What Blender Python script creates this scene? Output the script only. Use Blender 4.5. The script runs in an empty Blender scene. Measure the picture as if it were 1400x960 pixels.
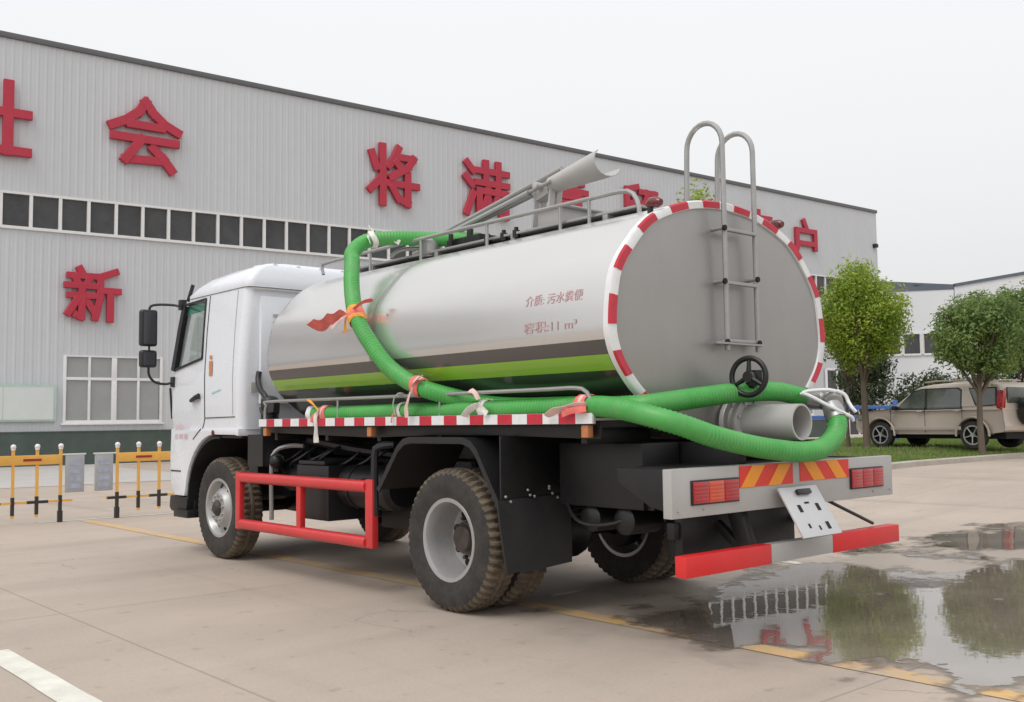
import bpy, bmesh, math, random
from math import sin, cos, pi, radians, sqrt, atan2
from mathutils import Vector, Matrix, Euler, noise
random.seed(7)
S = bpy.context.scene
COL = S.collection

# ---------------------------------------------------------------- camera, sky, sun, exposure
cd = bpy.data.cameras.new('camera')
cam = bpy.data.objects.new('camera', cd)
COL.objects.link(cam)
cam.location = (-3.650, 5.622, 1.351)
cam.rotation_euler = (1.64014, 0.01282, -2.29281)
cd.sensor_width = 36
cd.lens = 35.31
cd.clip_start = 0.05
cd.clip_end = 3000
S.camera = cam

W = bpy.data.worlds.new('World')
S.world = W
W.use_nodes = True
wn, wl = W.node_tree.nodes, W.node_tree.links
wn.clear()
SUN_ELEV, SUN_ROT = radians(58), radians(150)
sky = wn.new('ShaderNodeTexSky')
sky.sky_type = 'NISHITA'
sky.sun_disc = False
sky.sun_elevation = SUN_ELEV
sky.sun_rotation = SUN_ROT
sky.dust_density = 6
sky.air_density = 1.5
hs = wn.new('ShaderNodeHueSaturation')
hs.inputs['Saturation'].default_value = 0.12
wl.new(sky.outputs[0], hs.inputs['Color'])
bg1 = wn.new('ShaderNodeBackground')
bg1.inputs['Strength'].default_value = 0.05
wl.new(hs.outputs[0], bg1.inputs['Color'])
# the cloud layer of an even overcast day: brightness grows from horizon to zenith
tc = wn.new('ShaderNodeTexCoord')
sx = wn.new('ShaderNodeSeparateXYZ')
wl.new(tc.outputs['Generated'], sx.inputs[0])
mr = wn.new('ShaderNodeMapRange')
mr.inputs['From Min'].default_value = 0
mr.inputs['From Max'].default_value = 1
mr.inputs['To Min'].default_value = 0.65
mr.inputs['To Max'].default_value = 0.98
wl.new(sx.outputs['Z'], mr.inputs['Value'])
cn = wn.new('ShaderNodeTexNoise')
cn.inputs['Scale'].default_value = 1.6
cn.inputs['Detail'].default_value = 4
wl.new(tc.outputs['Generated'], cn.inputs['Vector'])
cm = wn.new('ShaderNodeMapRange')
cm.inputs['To Min'].default_value = 0.94
cm.inputs['To Max'].default_value = 1.05
wl.new(cn.outputs['Fac'], cm.inputs['Value'])
mm = wn.new('ShaderNodeMath')
mm.operation = 'MULTIPLY'
wl.new(mr.outputs[0], mm.inputs[0])
wl.new(cm.outputs[0], mm.inputs[1])
bg2 = wn.new('ShaderNodeBackground')
bg2.inputs['Color'].default_value = (0.985, 0.99, 1.0, 1)
wl.new(mm.outputs[0], bg2.inputs['Strength'])
ad = wn.new('ShaderNodeAddShader')
wl.new(bg1.outputs[0], ad.inputs[0])
wl.new(bg2.outputs[0], ad.inputs[1])
wo = wn.new('ShaderNodeOutputWorld')
wl.new(ad.outputs[0], wo.inputs['Surface'])

ld = bpy.data.lights.new('sun', 'SUN')
ld.energy = 0.75
ld.angle = radians(25)
ld.color = (1, 0.97, 0.93)
sun = bpy.data.objects.new('sun', ld)
COL.objects.link(sun)
# light comes from behind and left of the camera, high up
_sd = Vector((sin(SUN_ROT) * cos(SUN_ELEV), cos(SUN_ROT) * cos(SUN_ELEV), sin(SUN_ELEV)))
_sd = Vector((-0.15 * 1, 0.52, 0.85)).normalized()
sky.sun_elevation = math.asin(_sd.z)
sky.sun_rotation = atan2(_sd.x, _sd.y)
sun.rotation_euler = (-_sd).to_track_quat('-Z', 'Y').to_euler()

S.view_settings.view_transform = 'Standard'
S.view_settings.look = 'None'
S.view_settings.exposure = 0
S.view_settings.gamma = 1
S.cycles.max_bounces = 8
S.cycles.transparent_max_bounces = 12

# ---------------------------------------------------------------- helpers
def tag(o, label=None, cat=None, group=None, kind=None):
    if label: o['label'] = label
    if cat: o['category'] = cat
    if group: o['group'] = group
    if kind: o['kind'] = kind
    return o

def thing(name, label, cat, loc=(0, 0, 0), rotz=0, group=None):
    o = bpy.data.objects.new(name, None)
    o.empty_display_size = 0.3
    COL.objects.link(o)
    o.location = loc
    o.rotation_euler = (0, 0, rotz)
    return tag(o, label, cat, group)

def group_empty(name, parent, loc=(0, 0, 0), rot=(0, 0, 0)):
    o = bpy.data.objects.new(name, None)
    o.empty_display_size = 0.2
    COL.objects.link(o)
    o.parent = parent
    o.location = loc
    o.rotation_euler = rot
    return o

def copy_tree(o, parent=None, loc=None):
    c = o.copy()
    COL.objects.link(c)
    c.parent = parent
    if loc: c.location = loc
    for ch in list(o.children):
        copy_tree(ch, c)
    return c

def frame_of(d):
    d = Vector(d).normalized()
    a = Vector((0, 0, 1)) if abs(d.z) < 0.9 else Vector((1, 0, 0))
    u = d.cross(a).normalized()
    return u, d.cross(u).normalized()

class MB:
    def __init__(s):
        s.v, s.f, s.m = [], [], []
    def add(s, vs, fs, mi=0):
        n = len(s.v)
        s.v += [tuple(v) for v in vs]
        s.f += [tuple(i + n for i in f) for f in fs]
        s.m += [mi] * len(fs)
        return s
    def box(s, c, d, mi=0, rot=None):
        hx, hy, hz = d[0] / 2, d[1] / 2, d[2] / 2
        vs = [Vector((x, y, z)) for x in (-hx, hx) for y in (-hy, hy) for z in (-hz, hz)]
        if rot is not None:
            R = rot if isinstance(rot, Matrix) else Euler(rot).to_matrix()
            vs = [R @ v for v in vs]
        vs = [v + Vector(c) for v in vs]
        return s.add(vs, [(0, 1, 3, 2), (4, 6, 7, 5), (0, 4, 5, 1), (2, 3, 7, 6), (0, 2, 6, 4), (1, 5, 7, 3)], mi)
    def bx(s, x0, x1, y0, y1, z0, z1, mi=0):
        return s.box(((x0 + x1) / 2, (y0 + y1) / 2, (z0 + z1) / 2), (abs(x1 - x0), abs(y1 - y0), abs(z1 - z0)), mi)
    def beam(s, p, q, w, h, mi=0):
        p, q = Vector(p), Vector(q)
        d = (q - p).normalized()
        up = Vector((0, 0, 1)) if abs(d.z) < 0.95 else Vector((1, 0, 0))
        u = d.cross(up).normalized()
        v = u.cross(d)
        vs = []
        for c in (p, q):
            for a, b in ((-1, -1), (1, -1), (1, 1), (-1, 1)):
                vs.append(c + u * a * w / 2 + v * b * h / 2)
        return s.add(vs, [(3, 2, 1, 0), (4, 5, 6, 7), (0, 1, 5, 4), (1, 2, 6, 5), (2, 3, 7, 6), (3, 0, 4, 7)], mi)
    def tube(s, pts, r, n=8, mi=0, cap=True, closed=False):
        pts = [Vector(p) for p in pts]
        N = len(pts)
        rs = r if isinstance(r, (list, tuple)) else [r] * N
        def tan(i):
            a = pts[(i - 1) % N] if closed or i > 0 else pts[i]
            b = pts[(i + 1) % N] if closed or i < N - 1 else pts[i]
            return (b - a).normalized()
        u, _ = frame_of(tan(0))
        vs, fs = [], []
        for i in range(N):
            t = tan(i)
            u = (u - t * u.dot(t)).normalized()
            w = t.cross(u)
            for k in range(n):
                a = 2 * pi * k / n
                vs.append(pts[i] + (u * cos(a) + w * sin(a)) * rs[i])
        for i in range(N if closed else N - 1):
            j = (i + 1) % N
            for k in range(n):
                k2 = (k + 1) % n
                fs.append((i * n + k, i * n + k2, j * n + k2, j * n + k))
        if cap and not closed:
            fs.append(tuple(range(n - 1, -1, -1)))
            fs.append(tuple((N - 1) * n + k for k in range(n)))
        return s.add(vs, fs, mi)
    def cyl(s, p, q, r, n=16, mi=0, r2=None):
        return s.tube([p, q], [r, r if r2 is None else r2], n, mi)
    def lathe(s, prof, c=(0, 0, 0), axis='y', n=32, mi=0, rmod=None):
        # prof: list of (r, h); open strip
        vs, fs = [], []
        m = len(prof)
        for k in range(n):
            a = 2 * pi * k / n
            for i, (r, h) in enumerate(prof):
                rr = r + (rmod(k, i) if rmod else 0)
                x, z = rr * cos(a), rr * sin(a)
                vs.append({'y': (x, h, z), 'z': (x, z, h), 'x': (h, x, z)}[axis])
        for k in range(n):
            k2 = (k + 1) % n
            for i in range(m - 1):
                fs.append((k * m + i, k * m + i + 1, k2 * m + i + 1, k2 * m + i))
        vs = [Vector(v) + Vector(c) for v in vs]
        return s.add(vs, fs, mi)
    def prism(s, poly, axis, a0, a1, mi=0):
        # poly of 2D points, extruded along axis between a0 and a1
        n = len(poly)
        def mk(p, a):
            return {'x': (a, p[0], p[1]), 'y': (p[0], a, p[1]), 'z': (p[0], p[1], a)}[axis]
        vs = [mk(p, a0) for p in poly] + [mk(p, a1) for p in poly]
        fs = [tuple(range(n - 1, -1, -1)), tuple(range(n, 2 * n))]
        fs += [(i, (i + 1) % n, n + (i + 1) % n, n + i) for i in range(n)]
        return s.add(vs, fs, mi)
    def loft(s, secs, mi=0, caps=True, closed=True):
        n = len(secs[0])
        vs = [p for sec in secs for p in sec]
        fs = []
        for i in range(len(secs) - 1):
            for k in range(n if closed else n - 1):
                k2 = (k + 1) % n
                fs.append((i * n + k, i * n + k2, (i + 1) * n + k2, (i + 1) * n + k))
        if caps:
            fs.append(tuple(range(n - 1, -1, -1)))
            fs.append(tuple((len(secs) - 1) * n + k for k in range(n)))
        return s.add(vs, fs, mi)
    def ball(s, c, r, n=10, mi=0, sq=(1, 1, 1)):
        vs, fs = [], []
        m = max(4, n // 2)
        for i in range(m + 1):
            t = pi * i / m
            for k in range(n):
                a = 2 * pi * k / n
                vs.append((c[0] + r * sq[0] * sin(t) * cos(a), c[1] + r * sq[1] * sin(t) * sin(a), c[2] + r * sq[2] * cos(t)))
        for i in range(m):
            for k in range(n):
                fs.append((i * n + k, (i + 1) * n + k, (i + 1) * n + (k + 1) % n, i * n + (k + 1) % n))
        return s.add(vs, fs, mi)
    def mesh(s, name, mats, bevel=0, smooth=35, fix=True, seg=2):
        me = bpy.data.meshes.new(name)
        me.from_pydata(s.v, [], s.f)
        for m in (mats if isinstance(mats, (list, tuple)) else [mats]):
            me.materials.append(m)
        me.polygons.foreach_set('material_index', s.m)
        if fix or bevel:
            bm = bmesh.new()
            bm.from_mesh(me)
            bmesh.ops.remove_doubles(bm, verts=bm.verts, dist=1e-5)
            bmesh.ops.recalc_face_normals(bm, faces=bm.faces)
            if bevel:
                es = [e for e in bm.edges if len(e.link_faces) == 2 and e.calc_face_angle(0) > radians(30)]
                bmesh.ops.bevel(bm, geom=es, offset=bevel, segments=seg, profile=0.6, affect='EDGES', clamp_overlap=True)
            bm.to_mesh(me)
            bm.free()
        if smooth:
            me.polygons.foreach_set('use_smooth', [True] * len(me.polygons))
            me.set_sharp_from_angle(angle=radians(smooth))
        me.update()
        return me
    def build(s, name, mats, parent=None, loc=(0, 0, 0), rot=(0, 0, 0), **k):
        return put(name, s.mesh(name, mats, **k), parent, loc, rot)

def put(name, me, parent=None, loc=(0, 0, 0), rot=(0, 0, 0)):
    o = bpy.data.objects.new(name, me)
    COL.objects.link(o)
    o.parent = parent
    o.location = loc
    o.rotation_euler = rot
    return o

def spline(pts, step=0.05):
    """Catmull-Rom through the points, resampled evenly"""
    P = [Vector(p) for p in pts]
    P = [P[0] * 2 - P[1]] + P + [P[-1] * 2 - P[-2]]
    raw = []
    for i in range(1, len(P) - 2):
        for k in range(20):
            t = k / 20
            a, b, c, d = P[i - 1], P[i], P[i + 1], P[i + 2]
            raw.append(0.5 * ((2 * b) + (c - a) * t + (2 * a - 5 * b + 4 * c - d) * t * t + (3 * b - a - 3 * c + d) * t ** 3))
    raw.append(P[-2])
    out, acc = [raw[0]], 0
    for a, b in zip(raw, raw[1:]):
        L = (b - a).length
        while acc + L >= step and L > 1e-9:
            t = (step - acc) / L
            a = a.lerp(b, t)
            out.append(a)
            L = (b - a).length
            acc = 0
        acc += L
    return out

def smoothstep(a, b, x):
    t = min(1, max(0, (x - a) / (b - a)))
    return t * t * (3 - 2 * t)

def text_mesh(txt, offset=0.0, extrude=0.0, res=3):
    cu = bpy.data.curves.new('lettering', 'FONT')
    cu.body = txt
    cu.offset = offset
    cu.extrude = extrude
    cu.resolution_u = res
    cu.align_x = 'LEFT'
    o = bpy.data.objects.new('lettering', cu)
    COL.objects.link(o)
    dg = bpy.context.evaluated_depsgraph_get()
    dg.update()
    me = bpy.data.meshes.new_from_object(o.evaluated_get(dg))
    bpy.data.objects.remove(o)
    bpy.data.curves.remove(cu)
    return me

# ---------------------------------------------------------------- materials
def mat(name, col, rough=0.5, metal=0.0, var=0.12, scale=3.0, bump=0.0, bscale=40.0, coat=0.0, spec=0.5, rvar=0.1,
        dust=0.0, dustcol=(0.36, 0.30, 0.24), stretch=(1, 1, 1), trans=0.0, emit=None):
    m = bpy.data.materials.new(name)
    m.use_nodes = True
    N, L = m.node_tree.nodes, m.node_tree.links
    b = N['Principled BSDF']
    b.inputs['Metallic'].default_value = metal
    b.inputs['Specular IOR Level'].default_value = spec
    b.inputs['Coat Weight'].default_value = coat
    b.inputs['Coat Roughness'].default_value = 0.06
    if trans:
        b.inputs['Transmission Weight'].default_value = trans
    co = N.new('ShaderNodeTexCoord')
    mp = N.new('ShaderNodeMapping')
    mp.inputs['Scale'].default_value = stretch
    L.new(co.outputs['Object'], mp.inputs['Vector'])
    n1 = N.new('ShaderNodeTexNoise')
    n1.inputs['Scale'].default_value = scale
    n1.inputs['Detail'].default_value = 6
    n1.inputs['Roughness'].default_value = 0.65
    L.new(mp.outputs[0], n1.inputs['Vector'])
    r = N.new('ShaderNodeMapRange')
    r.inputs['From Min'].default_value = 0.25
    r.inputs['From Max'].default_value = 0.75
    r.inputs['To Min'].default_value = 1 - var
    r.inputs['To Max'].default_value = 1 + var
    L.new(n1.outputs['Fac'], r.inputs['Value'])
    vm = N.new('ShaderNodeVectorMath')
    vm.operation = 'SCALE'
    vm.inputs[0].default_value = col
    L.new(r.outputs[0], vm.inputs['Scale'])
    out = vm.outputs[0]
    if dust:
        n2 = N.new('ShaderNodeTexNoise')
        n2.inputs['Scale'].default_value = scale * 0.7 + 1.3
        n2.inputs['Detail'].default_value = 8
        n2.inputs['Roughness'].default_value = 0.75
        L.new(co.outputs['Object'], n2.inputs['Vector'])
        r2 = N.new('ShaderNodeMapRange')
        r2.inputs['From Min'].default_value = 0.42
        r2.inputs['From Max'].default_value = 0.78
        r2.inputs['To Max'].default_value = dust
        L.new(n2.outputs['Fac'], r2.inputs['Value'])
        mx = N.new('ShaderNodeMix')
        mx.data_type = 'RGBA'
        L.new(r2.outputs[0], mx.inputs['Factor'])
        L.new(out, mx.inputs['A'])
        mx.inputs['B'].default_value = (*dustcol, 1)
        out = mx.outputs['Result']
    L.new(out, b.inputs['Base Color'])
    rr = N.new('ShaderNodeMapRange')
    rr.inputs['To Min'].default_value = max(0.02, rough - rvar)
    rr.inputs['To Max'].default_value = min(1, rough + rvar)
    L.new(n1.outputs['Fac'], rr.inputs['Value'])
    L.new(rr.outputs[0], b.inputs['Roughness'])
    if bump:
        n3 = N.new('ShaderNodeTexNoise')
        n3.inputs['Scale'].default_value = bscale
        n3.inputs['Detail'].default_value = 5
        L.new(mp.outputs[0], n3.inputs['Vector'])
        bp = N.new('ShaderNodeBump')
        bp.inputs['Strength'].default_value = bump
        bp.inputs['Distance'].default_value = 0.01
        L.new(n3.outputs['Fac'], bp.inputs['Height'])
        L.new(bp.outputs[0], b.inputs['Normal'])
    if emit:
        b.inputs['Emission Color'].default_value = (*emit, 1)
    return m

M = {}
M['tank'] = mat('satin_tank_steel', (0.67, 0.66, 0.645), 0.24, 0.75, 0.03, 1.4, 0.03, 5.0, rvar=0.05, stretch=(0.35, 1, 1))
M['cap'] = mat('brushed_steel_dark_reflection', (0.335, 0.325, 0.315), 0.40, 0.55, 0.10, 1.5, 0.05, 60, rvar=0.14, stretch=(1, 1, 0.10), dust=0.35, dustcol=(.40, .385, .37))  # grey base paints in the dark surroundings the steel cap would reflect
M['white_paint'] = mat('white_paint', (0.72, 0.745, 0.79), 0.28, 0, 0.01, 2.0, coat=0.5, dust=0.03, dustcol=(.6,.58,.56))
M['white_plastic'] = mat('white_plastic', (0.78, 0.79, 0.80), 0.4, 0, 0.05, 4)
M['black'] = mat('black_chassis_paint', (0.008, 0.008, 0.009), 0.45, 0, 0.3, 5, dust=0.07, dustcol=(0.10, 0.085, 0.07))
M['black_plastic'] = mat('black_plastic', (0.012, 0.012, 0.014), 0.42, 0, 0.2, 6, dust=0.06, dustcol=(0.12, 0.1, 0.09))
M['flap'] = mat('mudflap_rubber', (0.020, 0.020, 0.022), 0.6, 0, 0.2, 5, dust=0.2, dustcol=(0.07, 0.062, 0.055))
M['tyre'] = mat('tyre_rubber', (0.024, 0.022, 0.021), 0.75, 0, 0.2, 9, 0.15, 60, dust=0.35, dustcol=(0.15, 0.12, 0.095))
M['tread'] = mat('muddy_tread_rubber', (0.10, 0.08, 0.06), 0.85, 0, 0.25, 9, 0.25, 50, dust=0.7, dustcol=(0.27, 0.2, 0.13))
M['rim'] = mat('silver_wheel_paint', (0.42, 0.42, 0.42), 0.36, 0.45, 0.10, 6, dust=0.4, dustcol=(.30, .26, .22))
M['dark_hole'] = mat('dark_recess', (0.01, 0.01, 0.01), 0.8)
M['hub'] = mat('greasy_hub_iron', (0.06, 0.05, 0.045), 0.5, 0.4, 0.3, 12, dust=0.3, dustcol=(0.14, 0.1, 0.07))
M['red'] = mat('red_guard_paint', (0.58, 0.026, 0.03), 0.36, 0, 0.10, 4, coat=0.25, dust=0.12, dustcol=(.55, .22, .18))
M['red_board'] = mat('red_bumper_film', (0.66, 0.018, 0.02), 0.4, 0, 0.05, 6, dust=0.05)
M['tape_red'] = mat('red_reflective_film', (0.52, 0.022, 0.045), 0.35, 0, 0.15, 14)
M['tape_white'] = mat('white_reflective_film', (0.74, 0.75, 0.76), 0.3, 0, 0.06, 14, dust=0.08)
M['grey_beam'] = mat('grey_beam_paint', (0.43, 0.42, 0.41), 0.4, 0.1, 0.06, 3, dust=0.08)
M['lime'] = mat('lime_stripe_film', (0.23, 0.44, 0.035), 0.22, 0, 0.05, 3, coat=0.3)
M['dark_stripe'] = mat('charcoal_stripe_film', (0.075, 0.068, 0.066), 0.2, 0, 0.08, 3, coat=0.4)
M['dark_stripe2'] = mat('green_black_stripe_film', (0.030, 0.036, 0.030), 0.2, 0, 0.08, 3, coat=0.4)
M['hose'] = mat('green_hose_plastic', (0.055, 0.34, 0.062), 0.42, 0, 0.16, 5, dust=0.34, dustcol=(0.25, 0.33, 0.2))
M['steel'] = mat('galvanised_pipe_steel', (0.36, 0.36, 0.355), 0.38, 0.6, 0.1, 8, dust=0.1)
M['grey_paint'] = mat('grey_pipe_paint', (0.45, 0.44, 0.43), 0.42, 0.1, 0.06, 5, dust=0.08)
M['iron'] = mat('black_cast_iron', (0.012, 0.012, 0.012), 0.35, 0.1, 0.2, 8)
M['lens_red'] = mat('red_lamp_lens', (0.42, 0.012, 0.02), 0.16, 0, 0.1, 20, coat=0.6)
M['lens_orange'] = mat('orange_lamp_lens', (0.62, 0.07, 0.02), 0.16, 0, 0.1, 20, coat=0.6)
M['lens_dark'] = mat('dark_red_lamp_lens', (0.12, 0.012, 0.015), 0.2, 0, 0.2, 12, coat=0.4)
M['amber'] = mat('amber_marker_lens', (0.52, 0.2, 0.07), 0.3, 0, 0.1, 20)
M['board_orange'] = mat('orange_reflective_film', (0.85, 0.30, 0.015), 0.4, 0, 0.06, 12)
M['board_red'] = mat('scarlet_reflective_film', (0.70, 0.035, 0.018), 0.4, 0, 0.06, 12)
M['ribbon_red'] = mat('faded_red_cloth', (0.74, 0.17, 0.15), 0.8, 0, 0.2, 20)
M['ribbon_pink'] = mat('pale_pink_cloth', (0.72, 0.5, 0.46), 0.85, 0, 0.15, 20)
M['ribbon_white'] = mat('white_cloth', (0.72, 0.70, 0.66), 0.85, 0, 0.15, 20)
M['ribbon_yellow'] = mat('yellow_orange_cloth', (0.74, 0.33, 0.06), 0.8, 0, 0.3, 25)
M['red_ink'] = mat('red_stencil_ink', (0.56, 0.34, 0.34), 0.4, 0.3, 0.35, 30)
M['wall'] = mat('grey_wall_cladding', (0.53, 0.545, 0.57), 0.5, 0.0, 0.045, 0.5, dust=0.35, dustcol=(0.46, 0.46, 0.465), stretch=(1, 1, 0.12))
M['coping'] = mat('dark_grey_coping', (0.11, 0.11, 0.115), 0.5, 0, 0.1, 2)
M['base_green'] = mat('dark_green_base_wall', (0.060, 0.082, 0.070), 0.6, 0, 0.25, 1.5, dust=0.2, dustcol=(0.12, 0.13, 0.11))
M['frame_white'] = mat('white_window_frame', (0.72, 0.72, 0.72), 0.4, 0, 0.05, 5, dust=0.1)
M['glass_band'] = mat('dark_hall_glass', (0.055, 0.056, 0.06), 0.15, 0, 0.4, 0.7, spec=0.35, dust=0.5, dustcol=(0.10, 0.098, 0.096))
M['glass_ground'] = mat('dusty_pale_glass', (0.30, 0.31, 0.31), 0.15, 0, 0.1, 1.2, dust=0.2)
M['letter'] = mat('red_letter_face', (0.43, 0.02, 0.048), 0.5, 0, 0.10, 1.5, dust=0.12, dustcol=(.45, .12, .13))
M['notice'] = mat('pale_notice_board', (0.60, 0.63, 0.61), 0.4, 0, 0.05, 2)
M['notice_frame'] = mat('grey_green_board_frame', (0.42, 0.52, 0.47), 0.4)
M['yellow'] = mat('yellow_barrier_paint', (0.74, 0.40, 0.08), 0.45, 0, 0.1, 7, dust=0.1)
M['barrier_black'] = mat('black_barrier_paint', (0.03, 0.026, 0.024), 0.5, 0, 0.2, 7)
M['barrier_red'] = mat('dark_red_reflector', (0.30, 0.02, 0.02), 0.5)
M['panel_grey'] = mat('grey_board', (0.36, 0.37, 0.39), 0.5, 0, 0.12, 6)
M['panel_blue'] = mat('faded_blue_print', (0.36, 0.40, 0.50), 0.5, 0, 0.3, 10)
M['line_white'] = mat('worn_white_road_paint', (0.70, 0.69, 0.62), 0.7, 0, 0.12, 5, dust=0.75, dustcol=(0.5, 0.45, 0.39))
M['line_yellow'] = mat('worn_yellow_road_paint', (0.60, 0.38, 0.15), 0.7, 0, 0.12, 2, dust=1.6, dustcol=(0.42, 0.35, 0.28))
M['kerb'] = mat('kerb_concrete', (0.42, 0.38, 0.33), 0.85, 0, 0.15, 2, 0.2, 60)
M['apron'] = mat('pale_apron_concrete', (0.44, 0.42, 0.40), 0.8, 0, 0.08, 0.6)
M['suv'] = mat('champagne_car_paint', (0.52, 0.445, 0.38), 0.36, 0.12, 0.02, 2, coat=0.3)
M['suv_trim'] = mat('champagne_trim', (0.46, 0.40, 0.35), 0.4, 0.2, 0.03, 2)
M['car_glass'] = mat('car_glass', (0.075, 0.088, 0.078), 0.05, 0, 0.5, 2.5, spec=0.9)
M['car_dark'] = mat('dark_car_paint', (0.05, 0.055, 0.065), 0.25, 0.3, 0.05, 2, coat=0.7)
M['car_white'] = mat('white_car_paint', (0.7, 0.7, 0.7), 0.25, 0, 0.03, 2, coat=0.7)
M['blue'] = mat('blue_fence_paint', (0.07, 0.16, 0.45), 0.5, 0, 0.1, 4)
M['white_hall'] = mat('white_hall_cladding', (0.66, 0.68, 0.70), 0.5, 0, 0.03, 0.4, stretch=(1, 1, 0.1))
M['roof_dark'] = mat('dark_blue_roof', (0.10, 0.12, 0.15), 0.5, 0, 0.1, 0.6)
M['bark'] = mat('tree_bark', (0.13, 0.10, 0.075), 0.9, 0, 0.3, 6, 0.5, 25, stretch=(1, 1, 0.25))
M['seat'] = mat('grey_seat_cloth', (0.10, 0.10, 0.10), 0.9, 0, 0.2, 8)
M['visor'] = mat('green_tinted_band', (0.02, 0.22, 0.15), 0.2)
M['sticker_green'] = mat('pale_green_print', (0.45, 0.68, 0.6), 0.4)
M['sticker_orange'] = mat('orange_print', (0.55, 0.22, 0.08), 0.4, 0, 0.3, 40)
M['sticker_pink'] = mat('faint_red_print', (0.66, 0.42, 0.43), 0.4, 0, 0.2, 60)
M['silver'] = mat('mirror_dark_reflection', (0.05, 0.052, 0.06), 0.12, 0.0, 0.0, 1, rvar=0.01)  # near-black base paints a dark reflection into the mirror glass
M['suv_wheel'] = mat('alloy_wheel', (0.5, 0.5, 0.5), 0.3, 0.6, 0.05, 6)
M['number_steel'] = mat('pale_bracket_steel', (0.56, 0.56, 0.57), 0.38, 0.3, 0.06, 6)

def glass_mat(name, tint, alpha):
    m = bpy.data.materials.new(name)
    m.use_nodes = True
    N, L = m.node_tree.nodes, m.node_tree.links
    N.clear()
    o = N.new('ShaderNodeOutputMaterial')
    t = N.new('ShaderNodeBsdfTransparent')
    t.inputs[0].default_value = (*tint, 1)
    g = N.new('ShaderNodeBsdfGlossy')
    g.inputs['Roughness'].default_value = 0.03
    lw = N.new('ShaderNodeLayerWeight')
    pw = N.new('ShaderNodeMath')
    pw.operation = 'POWER'
    L.new(lw.outputs['Facing'], pw.inputs[0])
    pw.inputs[1].default_value = 4
    fr = N.new('ShaderNodeMath')
    fr.operation = 'MULTIPLY_ADD'
    L.new(pw.outputs[0], fr.inputs[0])
    fr.inputs[1].default_value = 0.6
    fr.inputs[2].default_value = 0.05
    mx = N.new('ShaderNodeMixShader')
    L.new(fr.outputs[0], mx.inputs[0])
    L.new(t.outputs[0], mx.inputs[1])
    L.new(g.outputs[0], mx.inputs[2])
    L.new(mx.outputs[0], o.inputs['Surface'])
    return m
M['pane'] = glass_mat('cab_window_glass', (0.92, 0.95, 0.93), 0.2)

def leaf_mat(name, c1, c2, c3):
    m = bpy.data.materials.new(name)
    m.use_nodes = True
    N, L = m.node_tree.nodes, m.node_tree.links
    b = N['Principled BSDF']
    g = N.new('ShaderNodeNewGeometry')
    cr = N.new('ShaderNodeValToRGB')
    cr.color_ramp.elements[0].color = (*c1, 1)
    cr.color_ramp.elements[1].color = (*c3, 1)
    e = cr.color_ramp.elements.new(0.55)
    e.color = (*c2, 1)
    co = N.new('ShaderNodeTexCoord')
    n = N.new('ShaderNodeTexNoise')
    n.inputs['Scale'].default_value = 1.6
    n.inputs['Detail'].default_value = 2
    L.new(co.outputs['Object'], n.inputs['Vector'])
    ma = N.new('ShaderNodeMath')
    ma.operation = 'MULTIPLY_ADD'
    L.new(g.outputs['Random Per Island'], ma.inputs[0])
    ma.inputs[1].default_value = 0.6
    mb = N.new('ShaderNodeMapRange')
    mb.inputs['From Min'].default_value = 0.3
    mb.inputs['From Max'].default_value = 0.7
    mb.inputs['To Min'].default_value = -0.1
    mb.inputs['To Max'].default_value = 0.5
    L.new(n.outputs['Fac'], mb.inputs['Value'])
    L.new(mb.outputs[0], ma.inputs[2])
    L.new(ma.outputs[0], cr.inputs['Fac'])
    L.new(cr.outputs[0], b.inputs['Base Color'])
    b.inputs['Roughness'].default_value = 0.5
    tr = N.new('ShaderNodeBsdfTranslucent')
    L.new(cr.outputs[0], tr.inputs['Color'])
    mx = N.new('ShaderNodeMixShader')
    mx.inputs[0].default_value = 0.45
    L.new(b.outputs[0], mx.inputs[1])
    L.new(tr.outputs[0], mx.inputs[2])
    L.new(mx.outputs[0], N['Material Output'].inputs['Surface'])
    return m
M['leaf_bright'] = leaf_mat('bright_leaves', (0.16, 0.25, 0.028), (0.31, 0.42, 0.05), (0.48, 0.55, 0.09))
M['leaf_mid'] = leaf_mat('mid_green_leaves', (0.10, 0.17, 0.05), (0.18, 0.27, 0.075), (0.30, 0.38, 0.11))
M['leaf_dark'] = leaf_mat('dark_leaves', (0.045, 0.07, 0.03), (0.075, 0.105, 0.045), (0.13, 0.15, 0.07))
M['grass'] = leaf_mat('grass_blades', (0.13, 0.22, 0.045), (0.21, 0.31, 0.07), (0.34, 0.38, 0.13))

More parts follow.
